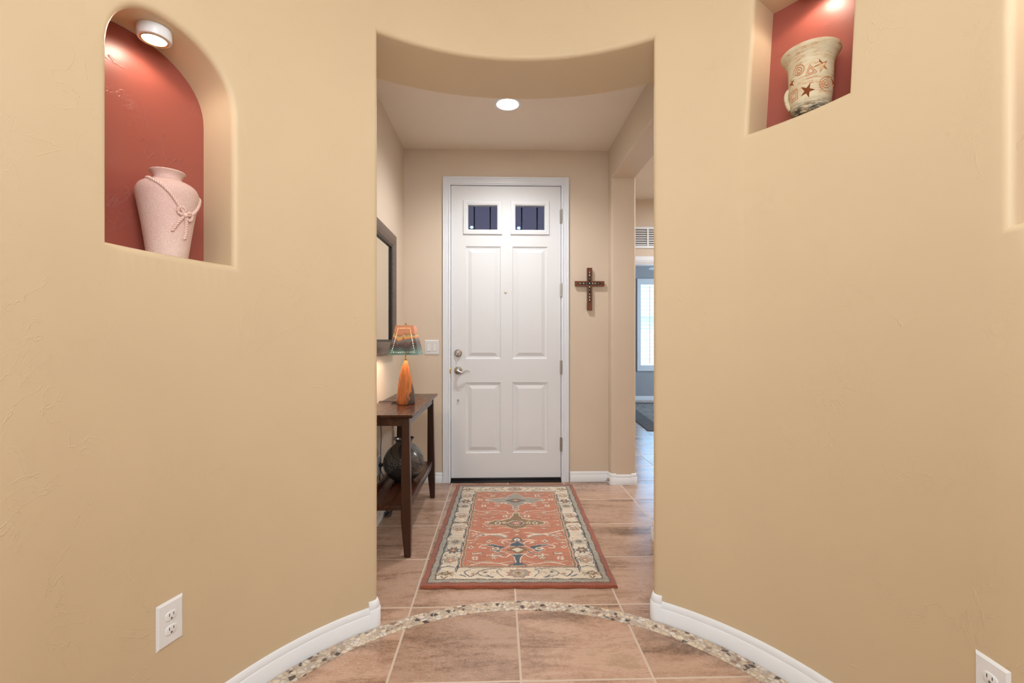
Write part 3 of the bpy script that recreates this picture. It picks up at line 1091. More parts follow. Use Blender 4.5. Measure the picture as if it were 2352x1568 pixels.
# ------------------------------------------------------------ table lamp
m = Mat('flame_patina_copper', rough=.4, metal=.1)
p = m.obj()
x_, y_, z_ = m.sep(p)
wob = m.math('MULTIPLY', m.math('SUBTRACT', m.noise(m.vec(p, (24, 24, 14), (3, 0, 1)), 1., 5., .6, .9), .5), .085)
peak = m.math('MULTIPLY', m.math('ABSOLUTE', m.math('SUBTRACT', m.math('ABSOLUTE', x_), .03)), -.35)
zz = m.math('ADD', m.math('ADD', z_, wob), peak)
c = m.ramp(m.mapr(zz, .308, .494), [(0., srgb(124, 152, 142)), (.12, srgb(92, 108, 104)), (.24, srgb(84, 72, 66)), (.36, srgb(122, 96, 88)), (.41, srgb(128, 140, 130)), (.45, srgb(124, 92, 116)), (.49, srgb(236, 152, 78)), (.56, srgb(230, 194, 124)), (.61, srgb(176, 164, 134)), (.64, srgb(196, 116, 66)), (.68, srgb(226, 156, 120)), (1., srgb(230, 164, 128))])
m.set(c, 'Base Color')
K['patina'] = m.m
lx, ly = -.577, 2.95
lamp = T('table_lamp', 'copper shaded table lamp with carved wood base on the console table', 'lamp', (lx, ly, zt + .0015))
m = Mat('carved_orange_wood', rough=.42)
p = m.obj()
gr = m.noise(m.vec(p, (20, 20, 4)), 1.5, 5., .6, 1.2)
c = m.ramp(gr, [(.3, srgb(150, 84, 44)), (.5, srgb(190, 112, 58)), (.7, srgb(208, 134, 74))])
x_, y_, z_ = m.sep(p)
pm = m.math('ADD', m.math('MULTIPLY', x_, 9.), m.noise(m.vec(p, (16, 16, 9)), 1.4, 4., .6, .8))
pm = m.math('SUBTRACT', pm, m.math('MULTIPLY', z_, 1.6))
m.set(m.mix(m.mapr(pm, .62, .74), c, srgb(84, 72, 66)), 'Base Color')
K['lampwood'] = m.m
rings = []
for z, xc, wx, wy in ((0, 0, .0565, .040), (.004, 0, .060, .043), (.03, -.0005, .0605, .044), (.08, -.001, .0555, .041), (.13, -.003, .0475, .036), (.18, -.005, .0375, .030), (.22, -.004, .027, .023), (.25, -.002, .0175, .016), (.266, 0, .011, .010), (.272, 0, .007, .007)):
    ring = []
    for k in range(40):
        a = 2 * pi * k / 40
        rid = 1. + .16 * math.exp(-((((a - 1.56 * pi + pi) % (2 * pi)) - pi) / .16) ** 2) - .10 * abs(sin(1.5 * (a - 1.56 * pi)))
        ring.append((xc + wx * cos(a) * rid, wy * sin(a) * rid, z))
    rings.append(ring)
mk('base', G().loft(rings), K['lampwood'], lamp, 50)
mk('neck', G().lathe([(.007, .268), (.007, .285), (.0045, .287), (.0045, .300), (.0075, .301), (.0075, .306), (.012, .308), (.012, .335), (.003, .336), (.003, .494), (.001, .494)], 20), K['brass'], lamp)
mk('finial', G().lathe([(.001, .490), (.009, .490), (.009, .495), (.004, .498), (.005, .504), (.001, .507)], 20), K['brass'], lamp)
sh0, sh1, wb, wt = .308, .490, .0925, .053


def circ(u, v, r, n=7):
    return [(u + r * cos(2 * pi * k / n), v + r * sin(2 * pi * k / n)) for k in range(n)]


hl = []
nside = 15
for k in range(nside):
    t_ = k / (nside - 1)
    v = .018 + .146 * t_
    w = wb + (wt - wb) * (v / (sh1 - sh0)) - .020
    hl += [(-w, v), (w, v)]
w = wt + .006 - .020
for k in range(1, 9):
    hl.append((-.0355 + .071 * k / 9, .164))
w = wb - .022
for k in range(1, 13):
    hl.append((-w + 2 * w * k / 13, .018))
ho = [circ(u, v, .0021) for u, v in hl]
shade_parent = None
for q in range(4):
    a = pi / 2 * q
    def fs(u, v, d, a=a):
        off = wb + (wt - wb) * v / (sh1 - sh0) - d
        return (u * cos(a) + off * sin(a), u * sin(a) - off * cos(a), sh0 + v)
    g = G().plate([(-wb, 0), (wb, 0), (wt, sh1 - sh0), (-wt, sh1 - sh0)], ho, 0, .0012, fs)
    mk('shade_panel', g, K['patina'], lamp, 0)
g = G().box(-wt, wt, -wt, wt, sh1 - .001, sh1)
mk('shade_top', g, K['patina'], lamp, 0)
K['bulb'] = emis('warm_bulb', (1.0, .66, .36), 30.)
mk('bulb', G().ball((0, 0, .385), .022, 16, (1, 1, 1.25)), K['bulb'], lamp, 60)
l = light('lamp_glow', 'POINT', (0, 0, .352), 5.5, (1.0, .76, .56), shadow_soft_size=.025)
l.parent = lamp
cp = [(.0, .03, .006), (-.02, .05, .004), (-.060, .045, .003), (-.085, .02, .003), (-.100, .045, .003), (-.075, .085, .003), (-.11, .11, .003), (-.165, .11, .003), (-.1890, .11, .0035), (-.1947, .11, -.012), (-.1942, .112, -.04), (-.1890, .12, -.12), (-.185, .13, -.22), (-.187, .12, -.32), (-.183, .11, -.42), (-.187, .10, -.50), (-.175, .115, -.545), (-.170, .135, -.50), (-.180, .12, -.46), (-.186, .10, -.43), (-.172, .10, -.405)]
mk('cord', G().tube(smooth_pts(cp, 7), .0024, 6), K['black'], lamp, 60)
g = G().box(-.192, -.170, .09, .112, -.417, -.394, .004).ball((-.165, .101, -.405), .006, 10, (1.6, 1, 1))
mk('plug', g, K['black'], lamp)

cc_ = T('cable_coil', 'black coiled cable on the tile floor under the console table', 'cable', (-.735, 3.17, 0))
pts = []
for i in range(90):
    a = i * .42
    pts.append((.016 * cos(a) + .006 * sin(a * .37), -.02 + .035 * sin(a) + .015 * cos(a * .31) + i * .0004, .006 + .017 * (i / 90) + .004 * sin(a * .7)))
mk('cable', G().tube(pts, .0026, 6), K['black'], cc_, 60)

# ------------------------------------------------------------ black burnished vase on the shelf
bvx, bvy = -.607, 3.03
bv = T('black_vase', 'round burnished black pottery vase with etched pattern on the console shelf', 'vase', (bvx, bvy, .2738), facing(bvx, bvy))
BP = fine([(.052, 0), (.058, .002), (.088, .025), (.115, .058), (.1275, .095), (.1290, .120), (.121, .155), (.103, .188), (.080, .213), (.062, .228), (.0535, .238), (.0525, .245), (.056, .255), (.0635, .264)], 16)
prof = [(.001, .0)] + BP + [(.0665, .2665), (.066, .269), (.062, .2685), (.055, .258), (.048, .246), (.048, .238), (.06, .22), (.09, .19)]
n = 420
g = G().lathe(prof, n)
K['blackpot'] = None
m = Mat('burnished_black_clay', rough=.2)
at = m.n('Attribute', out=0, attribute_name='etch')
fac = m.sep(at)[0]
m.set(m.mix(fac, (.15, .145, .14), (.010, .010, .010)), 'Base Color')
m.set(m.mapr(fac, 0., 1., .20, .75), 'Roughness')
m.set(m.mapr(fac, 0., 1., .75, 0.), 'Metallic')
o = mk('body', g, m.m, bv, 60)
me = o.data
co = np.empty(len(me.vertices) * 3)
me.vertices.foreach_get('co', co)
co = co.reshape(-1, 3)
TH, ZZ = np.degrees(np.arctan2(co[:, 0], -co[:, 1])), co[:, 2]
E_ = np.zeros(len(co))
for k in range(4):                       # four bands of stepped feathers round the belly
    t0 = k * 90 - 42
    dt = (TH - t0 + 180) % 360 - 180
    zc = .150 - dt * .0011
    band = (np.abs(dt) < 34) & (np.abs(ZZ - zc) < .036)
    E_[band & (np.abs(np.abs(ZZ - zc) - .034) < .0035)] = 1
    E_[band & (np.abs(((dt * .9 + (ZZ - zc) * 300) % 7) - 3.5) < .9) & (ZZ > zc)] = 1
    st_ = np.floor((ZZ - zc + .036) / .011)
    E_[band & (ZZ < zc) & ((dt + st_ * 6) % 16 < 7) & (dt > 0)] = 1
    dt2 = (TH - t0 - 45 + 180) % 360 - 180
    z2 = .085 + .045 * np.cos(np.radians(dt2) * 3.2)
    E_[(np.abs(dt2) < 28) & (np.abs(ZZ - z2) < .003)] = 1
    E_[(np.abs(dt2) < 20) & (ZZ < z2) & (ZZ > z2 - .04) & (np.abs((dt2 % 5) - 2.5) < .7)] = .7
    E_[(np.abs(dt2 - 30) < 12) & (np.abs(((ZZ * 300 + dt2) % 6) - 3) < 1.2) & (np.abs(ZZ - .1) < .03)] = 1
E_[(ZZ < .046) & (ZZ > .003)] = .9
ca = me.color_attributes.new('etch', 'FLOAT_COLOR', 'POINT')
ca.data.foreach_set('color', np.stack([E_, E_, E_, np.ones_like(E_)], 1).astype(np.float32).ravel())

# ------------------------------------------------------------ mirror
m = Mat('worn_bronze_frame', rough=.5, metal=.25)
p = m.obj()
nz = m.noise(p, 35., 5., .65)
geo = m.n('NewGeometry', out='Pointiness')
worn = m.math('MULTIPLY', m.mapr(geo, .56, .62), m.mapr(m.noise(p, 90., 3.), .50, .60, 0., .6))
m.set(m.mix(worn, m.mix(nz, srgb(94, 78, 68), srgb(124, 107, 96)), srgb(190, 180, 165)), 'Base Color')
m.bump(nz, .15, .002)
K['bronze'] = m.m
mr = T('wall_mirror', 'square wall mirror in worn bronze frame above the console table', 'mirror', (-.775, 3.025, 1.50))
fm = lambda u, v, d: (d, u, v)
hw, hh, fw2 = .432, .428, .088
prs = [(0, .002), (0, .024), (.006, .032), (.05, .034), (.078, .026), (.086, .020)]
rings = [[fm(u, v, d) for u, v in rct(-hw + i_, hw - i_, -hh + i_, hh - i_)] for i_, d in prs]
mk('frame', G().loft(rings, True, False, False), K['bronze'], mr, 15)
g = G()
for a, b in (((-1, -1), (1, -1)), ((1, -1), (1, 1)), ((1, 1), (-1, 1)), ((-1, 1), (-1, -1))):
    w1, h1 = hw - fw2 - .004, hh - fw2 - .004
    pts = []
    for k in range(61):
        t_ = k / 60
        u, v = (a[0] + (b[0] - a[0]) * t_) * w1, (a[1] + (b[1] - a[1]) * t_) * h1
        pts.append((.013 + .0006 * sin(k * 2.1), u, v))
    g.tube(pts, [.0095 + .0005 * sin(k * 1.7) for k in range(61)], 8)
mk('inner_lip', g, K['black'], mr, 40)
mk('mirror_glass', G().box(.004, .008, -hw + fw2 - .012, hw - fw2 + .012, -hh + fw2 - .012, hh - fw2 + .012), plain('mirror_silver', (.93, .95, .93), .02, 1.), mr, 0)

# ------------------------------------------------------------ cross
m = Mat('red_brown_wood', rough=.45)
p = m.obj()
wv = m.noise(m.vec(p, (40, 40, 6)), 1.4, 4., .6, 1.)
m.set(m.ramp(wv, [(.3, srgb(82, 42, 20)), (.55, srgb(112, 58, 28)), (.75, srgb(128, 72, 38))]), 'Base Color')
crx = 3.86 * math.tan(math.atan((1354 - 1176) / 1079) + R(1.65))
cr = T('wall_cross', 'wooden cross with stone bead inlay hanging right of the front door', 'cross', (crx, 3.88, 1.637))
hwid, arm_, up_, dn = .0205, .1215, .130, .219
pl = [(-hwid, -dn), (hwid, -dn), (hwid, -hwid), (arm_, -hwid), (arm_, hwid), (hwid, hwid), (hwid, up_), (-hwid, up_), (-hwid, hwid), (-arm_, hwid), (-arm_, -hwid), (-hwid, -hwid)]
ch = .0085
cl = [(0, -.158), (ch * .8, -.15), (ch, -.14), (ch, -ch), (.085, -ch), (.095, 0), (.085, ch), (ch, ch), (ch, .088), (ch * .8, .098), (0, .106), (-ch * .8, .098), (-ch, .088), (-ch, ch), (-.085, ch), (-.095, 0), (-.085, -ch), (-ch, -ch), (-ch, -.14), (-ch * .8, -.15)]
g = G().plate(pl, [cl], -.030, -.010, fd_)
mk('wood_body', g, m.m, cr, 0)
mk('inlay_bed', G().plate(cl, [], -.024, -.012, fd_), K['blackmetal'], cr, 0)
K['st'] = [plain('pale_green_stone', srgb(150, 156, 134), .35, var=.3, scale=200.), plain('cream_stone', srgb(184, 176, 150), .35, var=.3, scale=200.), plain('turquoise_stone', srgb(98, 124, 116), .35, var=.3, scale=200.)]
spots = [(0, z, .0068, .0105) for z in (.092, .068, .040, .014 - .012, -.028, -.055, -.088, -.112, -.136)] + [(x, .001, .0105, .0062) for x in (-.078, -.050, -.026, .026, .048, .074)]
for i_, (x, z, a, b) in enumerate(spots):
    mk('stone', G().ball((x, -.026, z), 1., 12, (a * .86, .006, b * .9)), K['st'][i_ % 3 if i_ % 4 else 1], cr, 60)
mk('hanger', G().box(-.006, .006, -.012, .0, .02, .06), K['blackmetal'], cr)

# ------------------------------------------------------------ switch plate, outlets, door stop
swx = 3.87 * math.tan(math.atan((991.5 - 1176) / 1079) + R(1.65))
sw = T('light_switch', 'white double rocker light switch on the wall left of the front door', 'switch', (swx, 3.88, 1.113))


K['gap'] = plain('grey_seam', (.30, .28, .26), .6, var=.1)


def bevplate(g, w, h, t=.0065, b=.006):
    prs = [(0, 0), (0, -.0015), (b, -t), (b + .001, -t)]
    g.loft([[(u, d, v) for u, v in rct(-w + i_, w - i_, -h + i_, h - i_)] for i_, d in prs], True, True, True)
    return g


mk('cover_plate', bevplate(G(), .0595, .0605), K['plate'], sw, 20)
for s_, tilt in ((-.023, 1), (.023, -1)):
    g = G()
    g.add([(s_ - .0165, -.0064, -.034), (s_ + .0165, -.0064, -.034), (s_ + .0165, -.0064, .034), (s_ - .0165, -.0064, .034), (s_ - .0155, -.0068 - (.0045 if tilt > 0 else .0005), -.032), (s_ + .0155, -.0068 - (.0045 if tilt > 0 else .0005), -.032), (s_ + .0155, -.0080, .032), (s_ - .0155, -.0080, .032), (s_ - .0155, -.0075, .0), (s_ + .0155, -.0075, .0)],
          [(0, 1, 5, 4), (1, 2, 6, 9, 5), (2, 3, 7, 6), (3, 0, 4, 8, 7), (4, 5, 9, 8), (8, 9, 6, 7)])
    rk = mk('rocker', g, K['plate'], sw, 15)
    for v in (-.0475, .0475):
        mk('screw', G().ball((s_, -.0066, v), .0028, 8, (1, .35, 1)), K['white'], sw, 60)
for s_ in (-.023, .023):
    g = G().plate(rct(s_ - .0180, s_ + .0180, -.0355, .0355), [rct(s_ - .0168, s_ + .0168, -.0343, .0343)], -.0067, -.0060, fd_)
    mk('rocker_gap', g, K['gap'], sw, 0)


def outlet(label, loc, rz, small=False):
    t = T('wall_outlet', label, 'outlet', loc, rz, 'white duplex wall outlets')
    mk('cover_plate', bevplate(G(), .0395, .062), K['plate'], t, 20)
    for s_ in (-.0195, .0195):
        pts = []
        for k in range(28):
            a = 2 * pi * k / 28
            pts.append((.0165 * max(-1, min(1, cos(a) * 1.12)), s_ + .0140 * max(-.93, min(.93, sin(a) * 1.0))))
        g = G().loft([[(u * f_, d, s_ + (v - s_) * f_) for u, v in pts] for f_, d in ((1.05, -.006), (1.05, -.0072), (.99, -.0084), (.96, -.0086))], True, True, True)
        rc = mk('receptacle', g, K['plate'], t, 30)
        for x, hh_ in ((-.0062, .0042), (.0062, .0036)):
            mk('slot', G().box(x - .0010, x + .0010, -.0089, -.0080, s_ + .004 - hh_, s_ + .004 + hh_), K['slot'], rc, 0)
        mk('ground_slot', G().lathe([(.001, 0), (.0026, 0), (.0026, .001), (.001, .001)], 14), K['slot'], rc).matrix_local = __import__('mathutils').Matrix.Translation((0, -.0081, s_ - .0068)) @ __import__('mathutils').Matrix.Rotation(R(90), 4, 'X')
    mk('screw', G().ball((0, -.0066, 0), .003, 10, (1, .35, 1)), K['white'], t, 60)
    return t


for a, z, lab in ((-74.75, .3735, 'white duplex wall outlet below the arched niche on the left rotunda wall'), (91.6, .370, 'white duplex wall outlet low on the right rotunda wall')):
    outlet(lab, (CX + RR * sin(R(a)), CY + RR * cos(R(a)), z), R(-a))
outlet('white duplex wall outlet behind the console table holding the lamp plug', (-.775, 3.051, .363), R(90))

ds = T('door_stop', 'small nickel door stop on the baseboard corner right of the door', 'door stop', (.8945, 3.795, .040), R(-58))
def yl(prof, n=20):
    return G().loft([[(r * cos(2 * pi * i / n), -y, r * sin(2 * pi * i / n)) for i in range(n)] for r, y in prof])
mk('base', yl([(.013, -.004), (.013, .003), (.0095, .012), (.0065, .028), (.005, .036)]), K['nickel'], ds)
mk('rubber_tip', yl([(.004, .035), (.0065, .036), (.0065, .044), (.004, .046)]), K['plate'], ds)

# ------------------------------------------------------------ entry rug
NU, NV = 400, 660
RW, RL = .466, .785
u = np.linspace(-RW, RW, NU)
v = np.linspace(-RL, RL, NV)
UU, VV = np.meshgrid(u, v)
wob = lambda a, b, ph: .0022 * np.sin(UU * a + VV * b + ph)
PUu = UU + wob(61, 47, 0) + wob(133, -90, 2) * .6 + rng.normal(0, .0007, UU.shape)
PVv = VV + wob(-52, 70, 1) + wob(98, 121, 3) * .6 + rng.normal(0, .0007, UU.shape)
RUST, RUST2, CREAM, GRAY, NAVY, OLIVE, TAUPE, DARK = (srgb(184, 116, 89), srgb(152, 82, 60), srgb(216, 202, 182), srgb(152, 146, 134), srgb(64, 80, 96), srgb(132, 106, 70), srgb(176, 162, 142), srgb(66, 70, 72))
col = np.zeros((NV, NU, 3))
col[:] = RUST2


def inr(a, b):
    return (np.abs(PUu) < a) & (np.abs(PVv) < b)


def fill(mask, c):
    col[mask] = c


dash = np.sin((UU + VV) * 420) > -.55
fill(inr(.438, .752), DARK)
fill(inr(.433, .747), GRAY)
fill(inr(.433, .747) & (np.sin(UU * 230 + 5 * np.sin(VV * 90)) * np.sin(VV * 260 + 4 * np.sin(UU * 110)) > .25), TAUPE)
fill(inr(.408, .722), DARK)
fill(inr(.402, .716), CREAM)
fill(inr(.3065, .606), DARK)
fill(inr(.3025, .602), CREAM)
fill(inr(.2985, .598), RUST)
fill(inr(.294, .593), OLIVE)
fill(inr(.287, .586), TAUPE)
fill(inr(.282, .581), RUST)


def ell(cu, cv, ru, rv, c, rot=0):
    du, dv = PUu - cu, PVv - cv
    if rot:
        du, dv = du * cos(rot) + dv * sin(rot), -du * sin(rot) + dv * cos(rot)
    fill((du / ru) ** 2 + (dv / rv) ** 2 < 1, c)


def poly(pts, c):
    us_, vs_ = [p[0] for p in pts], [p[1] for p in pts]
    ins = np.zeros(UU.shape, bool)
    n_ = len(pts)
    for i in range(n_):
        (x0, y0), (x1, y1) = pts[i], pts[(i + 1) % n_]
        if y0 == y1:
            continue
        cross = ((y0 > PVv) != (y1 > PVv)) & (PUu < (x1 - x0) * (PVv - y0) / (y1 - y0) + x0)
        ins ^= cross
    fill(ins, c)


def line(pts, w, c, curve=True):
    if curve and len(pts) > 2:
        pts = [(q.x, q.y) for q in smooth_pts([(a, b, 0) for a, b in pts], 6)]
    msk = np.zeros(UU.shape, bool)
    for (x0, y0), (x1, y1) in zip(pts, pts[1:]):
        L2 = (x1 - x0) ** 2 + (y1 - y0) ** 2 + 1e-12
        t_ = np.clip(((PUu - x0) * (x1 - x0) + (PVv - y0) * (y1 - y0)) / L2, 0, 1)
        msk |= (PUu - x0 - t_ * (x1 - x0)) ** 2 + (PVv - y0 - t_ * (y1 - y0)) ** 2 < w * w
    fill(msk, c)


def flower(cu, cv, ro, ri, n_, c, rot=0, av=1.):
    pts = []
    for k in range(n_ * 2):
        a = rot + pi * k / n_
        r = ro if k % 2 == 0 else ri
        pts.append((cu + r * cos(a), cv + r * av * sin(a)))
    poly(pts, c)


def petals(cu, cv, d, r, n_, c, rot=0.):
    for k in range(n_):
        a = rot + 2 * pi * k / n_
        ell(cu + d * cos(a), cv + d * sin(a), r, r, c)


def both(fn):
    fn(1)
    fn(-1)


# field lines and branches
for s in (1, -1):
    line([(s * .282, .168), (s * .235, .130), (s * .14, .160), (s * .03, .112)], .0042, TAUPE)
    line([(s * .282, .215), (s * .22, .185), (s * .13, .20), (s * .06, .175)], .0036, CREAM)
    line([(s * .282, .105), (s * .24, .135), (s * .18, .115), (s * .13, .14)], .0036, TAUPE)
    line([(s * .26, -.525), (s * .212, -.548), (s * .15, -.535), (s * .115, -.562), (s * .03, -.535)], .0042, TAUPE)
    line([(s * .24, -.575), (s * .18, -.55), (s * .1, -.56), (s * .05, -.575)], .0036, CREAM)
    # pale branching stems at the middle of the near half
    for w_, c_ in ((.0085, NAVY), (.0070, CREAM)):
        line([(s * .282, -.128), (s * .22, -.165), (s * .15, -.188), (s * .09, -.175), (s * .045, -.165)], w_ * .7, c_)
        line([(s * .15, -.192), (s * .095, -.205), (s * .065, -.235)], w_, c_)
        line([(s * .27, -.215), (s * .22, -.200), (s * .15, -.190)], w_ * .6, c_)
        line([(s * .28, -.275), (s * .24, -.265), (s * .235, -.225), (s * .17, -.198)], w_ * .55, c_)
    poly([(s * .15, -.180), (s * .10, -.183), (s * .05, -.215), (s * .075, -.222), (s * .11, -.205), (s * .15, -.20)], CREAM)
    line([(s * .145, -.208), (s * .09, -.225), (s * .06, -.246)], .0055, GRAY)
    ell(s * .25, -.180, .018, .010, CREAM); ell(s * .25, -.180, .010, .005, RUST)
    ell(s * .20, -.205, .022, .010, CREAM); ell(s * .20, -.205, .012, .005, NAVY)
    ell(s * .235, -.245, .016, .012, TAUPE); ell(s * .235, -.245, .009, .006, RUST)

# near medallion: navy branches round a cream and olive diamond
for d_, c_ in ((.006, CREAM), (0., NAVY)):
    poly([(-.055 - d_, -.375), (-.13, -.330 + d_), (-.205 - d_, -.345), (-.13, -.352 - d_), (-.15 - d_, -.40), (-.11, -.425 - d_), (-.075, -.40 - d_), (-.032, -.456 - d_), (-.013 - d_, -.49), (-.010 - d_, -.55), (-.030 - d_, -.580), (.030 + d_, -.580), (.010 + d_, -.55), (.013 + d_, -.49), (.032, -.456 - d_), (.075, -.40 - d_), (.11, -.425 - d_), (.15 + d_, -.40), (.13, -.352 - d_), (.205 + d_, -.345), (.13, -.330 + d_), (.055 + d_, -.375), (.03, -.325 + d_), (.0, -.295 + d_), (-.03, -.325 + d_)], c_)
poly([(-.10, -.398), (-.045, -.352), (.045, -.352), (.10, -.398), (.045, -.455), (-.045, -.455)], CREAM)
poly([(-.094, -.398), (-.043, -.358), (.043, -.358), (.094, -.398), (.043, -.448), (-.043, -.448)], RUST)
poly([(-.062, -.398), (0, -.352), (.062, -.398), (0, -.446)], DARK)
poly([(-.056, -.398), (0, -.358), (.056, -.398), (0, -.440)], OLIVE)
poly([(-.034, -.398), (0, -.372), (.034, -.398), (0, -.426)], CREAM)
for s in (1, -1):
    ell(s * .121, -.386, .022, .022, CREAM); ell(s * .121, -.386, .014, .014, TAUPE); ell(s * .121, -.386, .007, .008, RUST2)
    line([(s * .06, -.42), (s * .09, -.455), (s * .13, -.445), (s * .125, -.475), (s * .095, -.47)], .0052, CREAM)
    line([(s * .06, -.42), (s * .09, -.455), (s * .128, -.447)], .0034, NAVY)
    line([(s * .04, -.46), (s * .07, -.488), (s * .095, -.478)], .0045, CREAM)
    line([(s * .2, -.345), (s * .21, -.37), (s * .175, -.375)], .0040, CREAM)
    line([(s * .035, -.318), (s * .065, -.285), (s * .09, -.300), (s * .075, -.318)], .0045, CREAM)
    line([(s * .03, -.268), (s * .07, -.268), (s * .11, -.283)], .0032, CREAM)
    line([(s * .016, -.555), (s * .045, -.585)], .0045, NAVY)
ell(0, -.268, .030, .030, NAVY); ell(0, -.268, .021, .020, CREAM); ell(0, -.270, .007, .008, RUST2)
for s in (1, -1):
    line([(s * .028, -.28), (s * .03, -.29), (s * .05, -.3)], .003, NAVY)

# middle medallion: olive
for d_, c_ in ((.006, CREAM), (0, OLIVE)):
    poly([(-.04 - d_, .055), (-.018 - d_, .11), (-.018 - d_, .145 + d_), (.018 + d_, .145 + d_), (.018 + d_, .11), (.04 + d_, .055), (.09, .025 + d_), (.13, .028 + d_), (.175 + d_, .002), (.175 + d_, -.03), (.13, -.052 - d_), (.07, -.055 - d_), (.04, -.095 - d_), (0, -.115 - d_), (-.04, -.095 - d_), (-.07, -.055 - d_), (-.13, -.052 - d_), (-.175 - d_, -.03), (-.175 - d_, .002), (-.13, .028 + d_), (-.09, .025 + d_)], c_)
poly([(-.055, -.018), (-.03, .02), (.03, .02), (.055, -.018), (.03, -.055), (-.03, -.055)], CREAM)
poly([(-.050, -.018), (-.027, .014), (.027, .014), (.050, -.018), (.027, -.050), (-.027, -.050)], NAVY)
poly([(-.04, -.018), (-.02, .006), (.02, .006), (.04, -.018), (.02, -.042), (-.02, -.042)], RUST)
flower(0, -.018, .020, .010, 6, CREAM); ell(0, -.018, .006, .006, DARK)
for s in (1, -1):
    ell(s * .118, -.018, .020, .024, CREAM); ell(s * .118, -.018, .013, .015, OLIVE); ell(s * .118, -.018, .007, .008, NAVY)
    ell(s * .075, -.014, .014, .016, CREAM); ell(s * .075, -.014, .008, .009, OLIVE)
    line([(s * .15, .012), (s * .19, .006), (s * .195, -.012), (s * .165, -.006)], .0036, CREAM)
    line([(s * .15, -.05), (s * .19, -.045), (s * .21, -.03)], .0036, CREAM)
    line([(s * .05, .06), (s * .08, .048), (s * .095, .03), (s * .08, .03)], .0036, CREAM)
    line([(s * .04, -.10), (s * .08, -.092), (s * .11, -.098)], .0034, CREAM)
    line([(s * .02, .155), (s * .05, .15), (s * .06, .165)], .0036, CREAM)
flower(0, -.140, .022, .010, 4, CREAM); ell(0, -.140, .008, .008, OLIVE)
flower(0, .165, .020, .010, 4, CREAM); ell(0, .165, .006, .007, NAVY)
ell(0, -.20, .012, .010, CREAM)

# far medallion: grey
for d_, c_ in ((.006, CREAM), (0, GRAY)):
    poly([(-.016 - d_, .235), (-.018 - d_, .29), (-.05, .33 - d_), (-.10, .345 - d_), (-.135, .362 - d_), (-.165 - d_, .385), (-.20, .395 - d_), (-.215 - d_, .43), (-.15, .448 + d_), (-.11, .462 + d_), (-.06, .455 + d_), (-.045 - d_, .51), (-.012, .555 + d_), (.012, .555 + d_), (.045 + d_, .51), (.06, .455 + d_), (.11, .462 + d_), (.15, .448 + d_), (.215 + d_, .43), (.20, .395 - d_), (.165 + d_, .385), (.135, .362 - d_), (.10, .345 - d_), (.05, .33 - d_), (.018 + d_, .29), (.016 + d_, .235)], c_)
poly([(-.075, .405), (-.02, .437), (.02, .437), (.075, .405), (.02, .365), (-.02, .365)], NAVY)
poly([(-.055, .405), (-.015, .430), (.015, .430), (.055, .405), (.015, .375), (-.015, .375)], OLIVE)
poly([(-.030, .403), (0, .418), (.030, .403), (0, .387)], RUST)
ell(0, .403, .010, .006, CREAM)
for s in (1, -1):
    line([(s * .19, .43), (s * .215, .415), (s * .2, .40), (s * .165, .41)], .0045, CREAM)
    line([(s * .05, .5), (s * .09, .49), (s * .115, .505), (s * .1, .52)], .0045, GRAY)
    ell(s * .085, .350, .024, .014, CREAM); ell(s * .085, .350, .013, .006, RUST)
flower(0, .215, .035, .016, 4, CREAM, 0, .8); ell(0, .215, .012, .01, GRAY)

# scattered blossoms of the field
for fu, fv, k in ((.159, -.290, 0), (.260, -.364, 0), (.226, -.500, 1), (.128, -.493, 2), (.128, .298, 0), (.164, .503, 1), (.255, .421, 1), (.222, .294, 1), (.148, .08, 3), (.072, .097, 1), (.166, -.106, 3), (.262, .52, 3), (.262, .07, 3), (.262, .02, 3), (.262, -.05, 3), (.19, .16, 2), (.08, .185, 3), (.262, -.31, 3), (.08, .545, 3), (.2, .545, 3)):
    for s in (1, -1):
        if k == 0:
            flower(s * fu, fv, .026, .012, 4, CREAM, 0, .8); ell(s * fu, fv, .006, .007, NAVY)
        elif k == 1:
            petals(s * fu, fv, .013, .0085, 4, CREAM, .78); ell(s * fu, fv, .006, .006, RUST2 if fv < 0 else NAVY)
        elif k == 2:
            petals(s * fu, fv, .015, .0075, 6, OLIVE); petals(s * fu, fv, .015, .0045, 6, CREAM); ell(s * fu, fv, .007, .007, CREAM)
        else:
            line([(s * fu - .018, fv), (s * fu, fv + .004), (s * fu + .018, fv)], .004, TAUPE); ell(s * fu, fv, .006, .006, CREAM)
for fu, fv in ((.220, -.443), (.213, .355)):
    for s in (1, -1):
        for c_, e_ in ((DARK, .0035), (CREAM, 0.)):
            poly([(s * fu - .028 - e_, fv - .014 - e_), (s * fu - .012, fv - .006 - e_), (s * fu + .012, fv - .006 - e_), (s * fu + .028 + e_, fv - .014 - e_), (s * fu + .022 + e_, fv + .0), (s * fu + .028 + e_, fv + .014 + e_), (s * fu + .012, fv + .006 + e_), (s * fu - .012, fv + .006 + e_), (s * fu - .028 - e_, fv + .014 + e_), (s * fu - .022 - e_, fv)], c_)
        ell(s * fu - .020, fv, .005, .004, RUST); ell(s * fu + .020, fv, .005, .004, RUST)

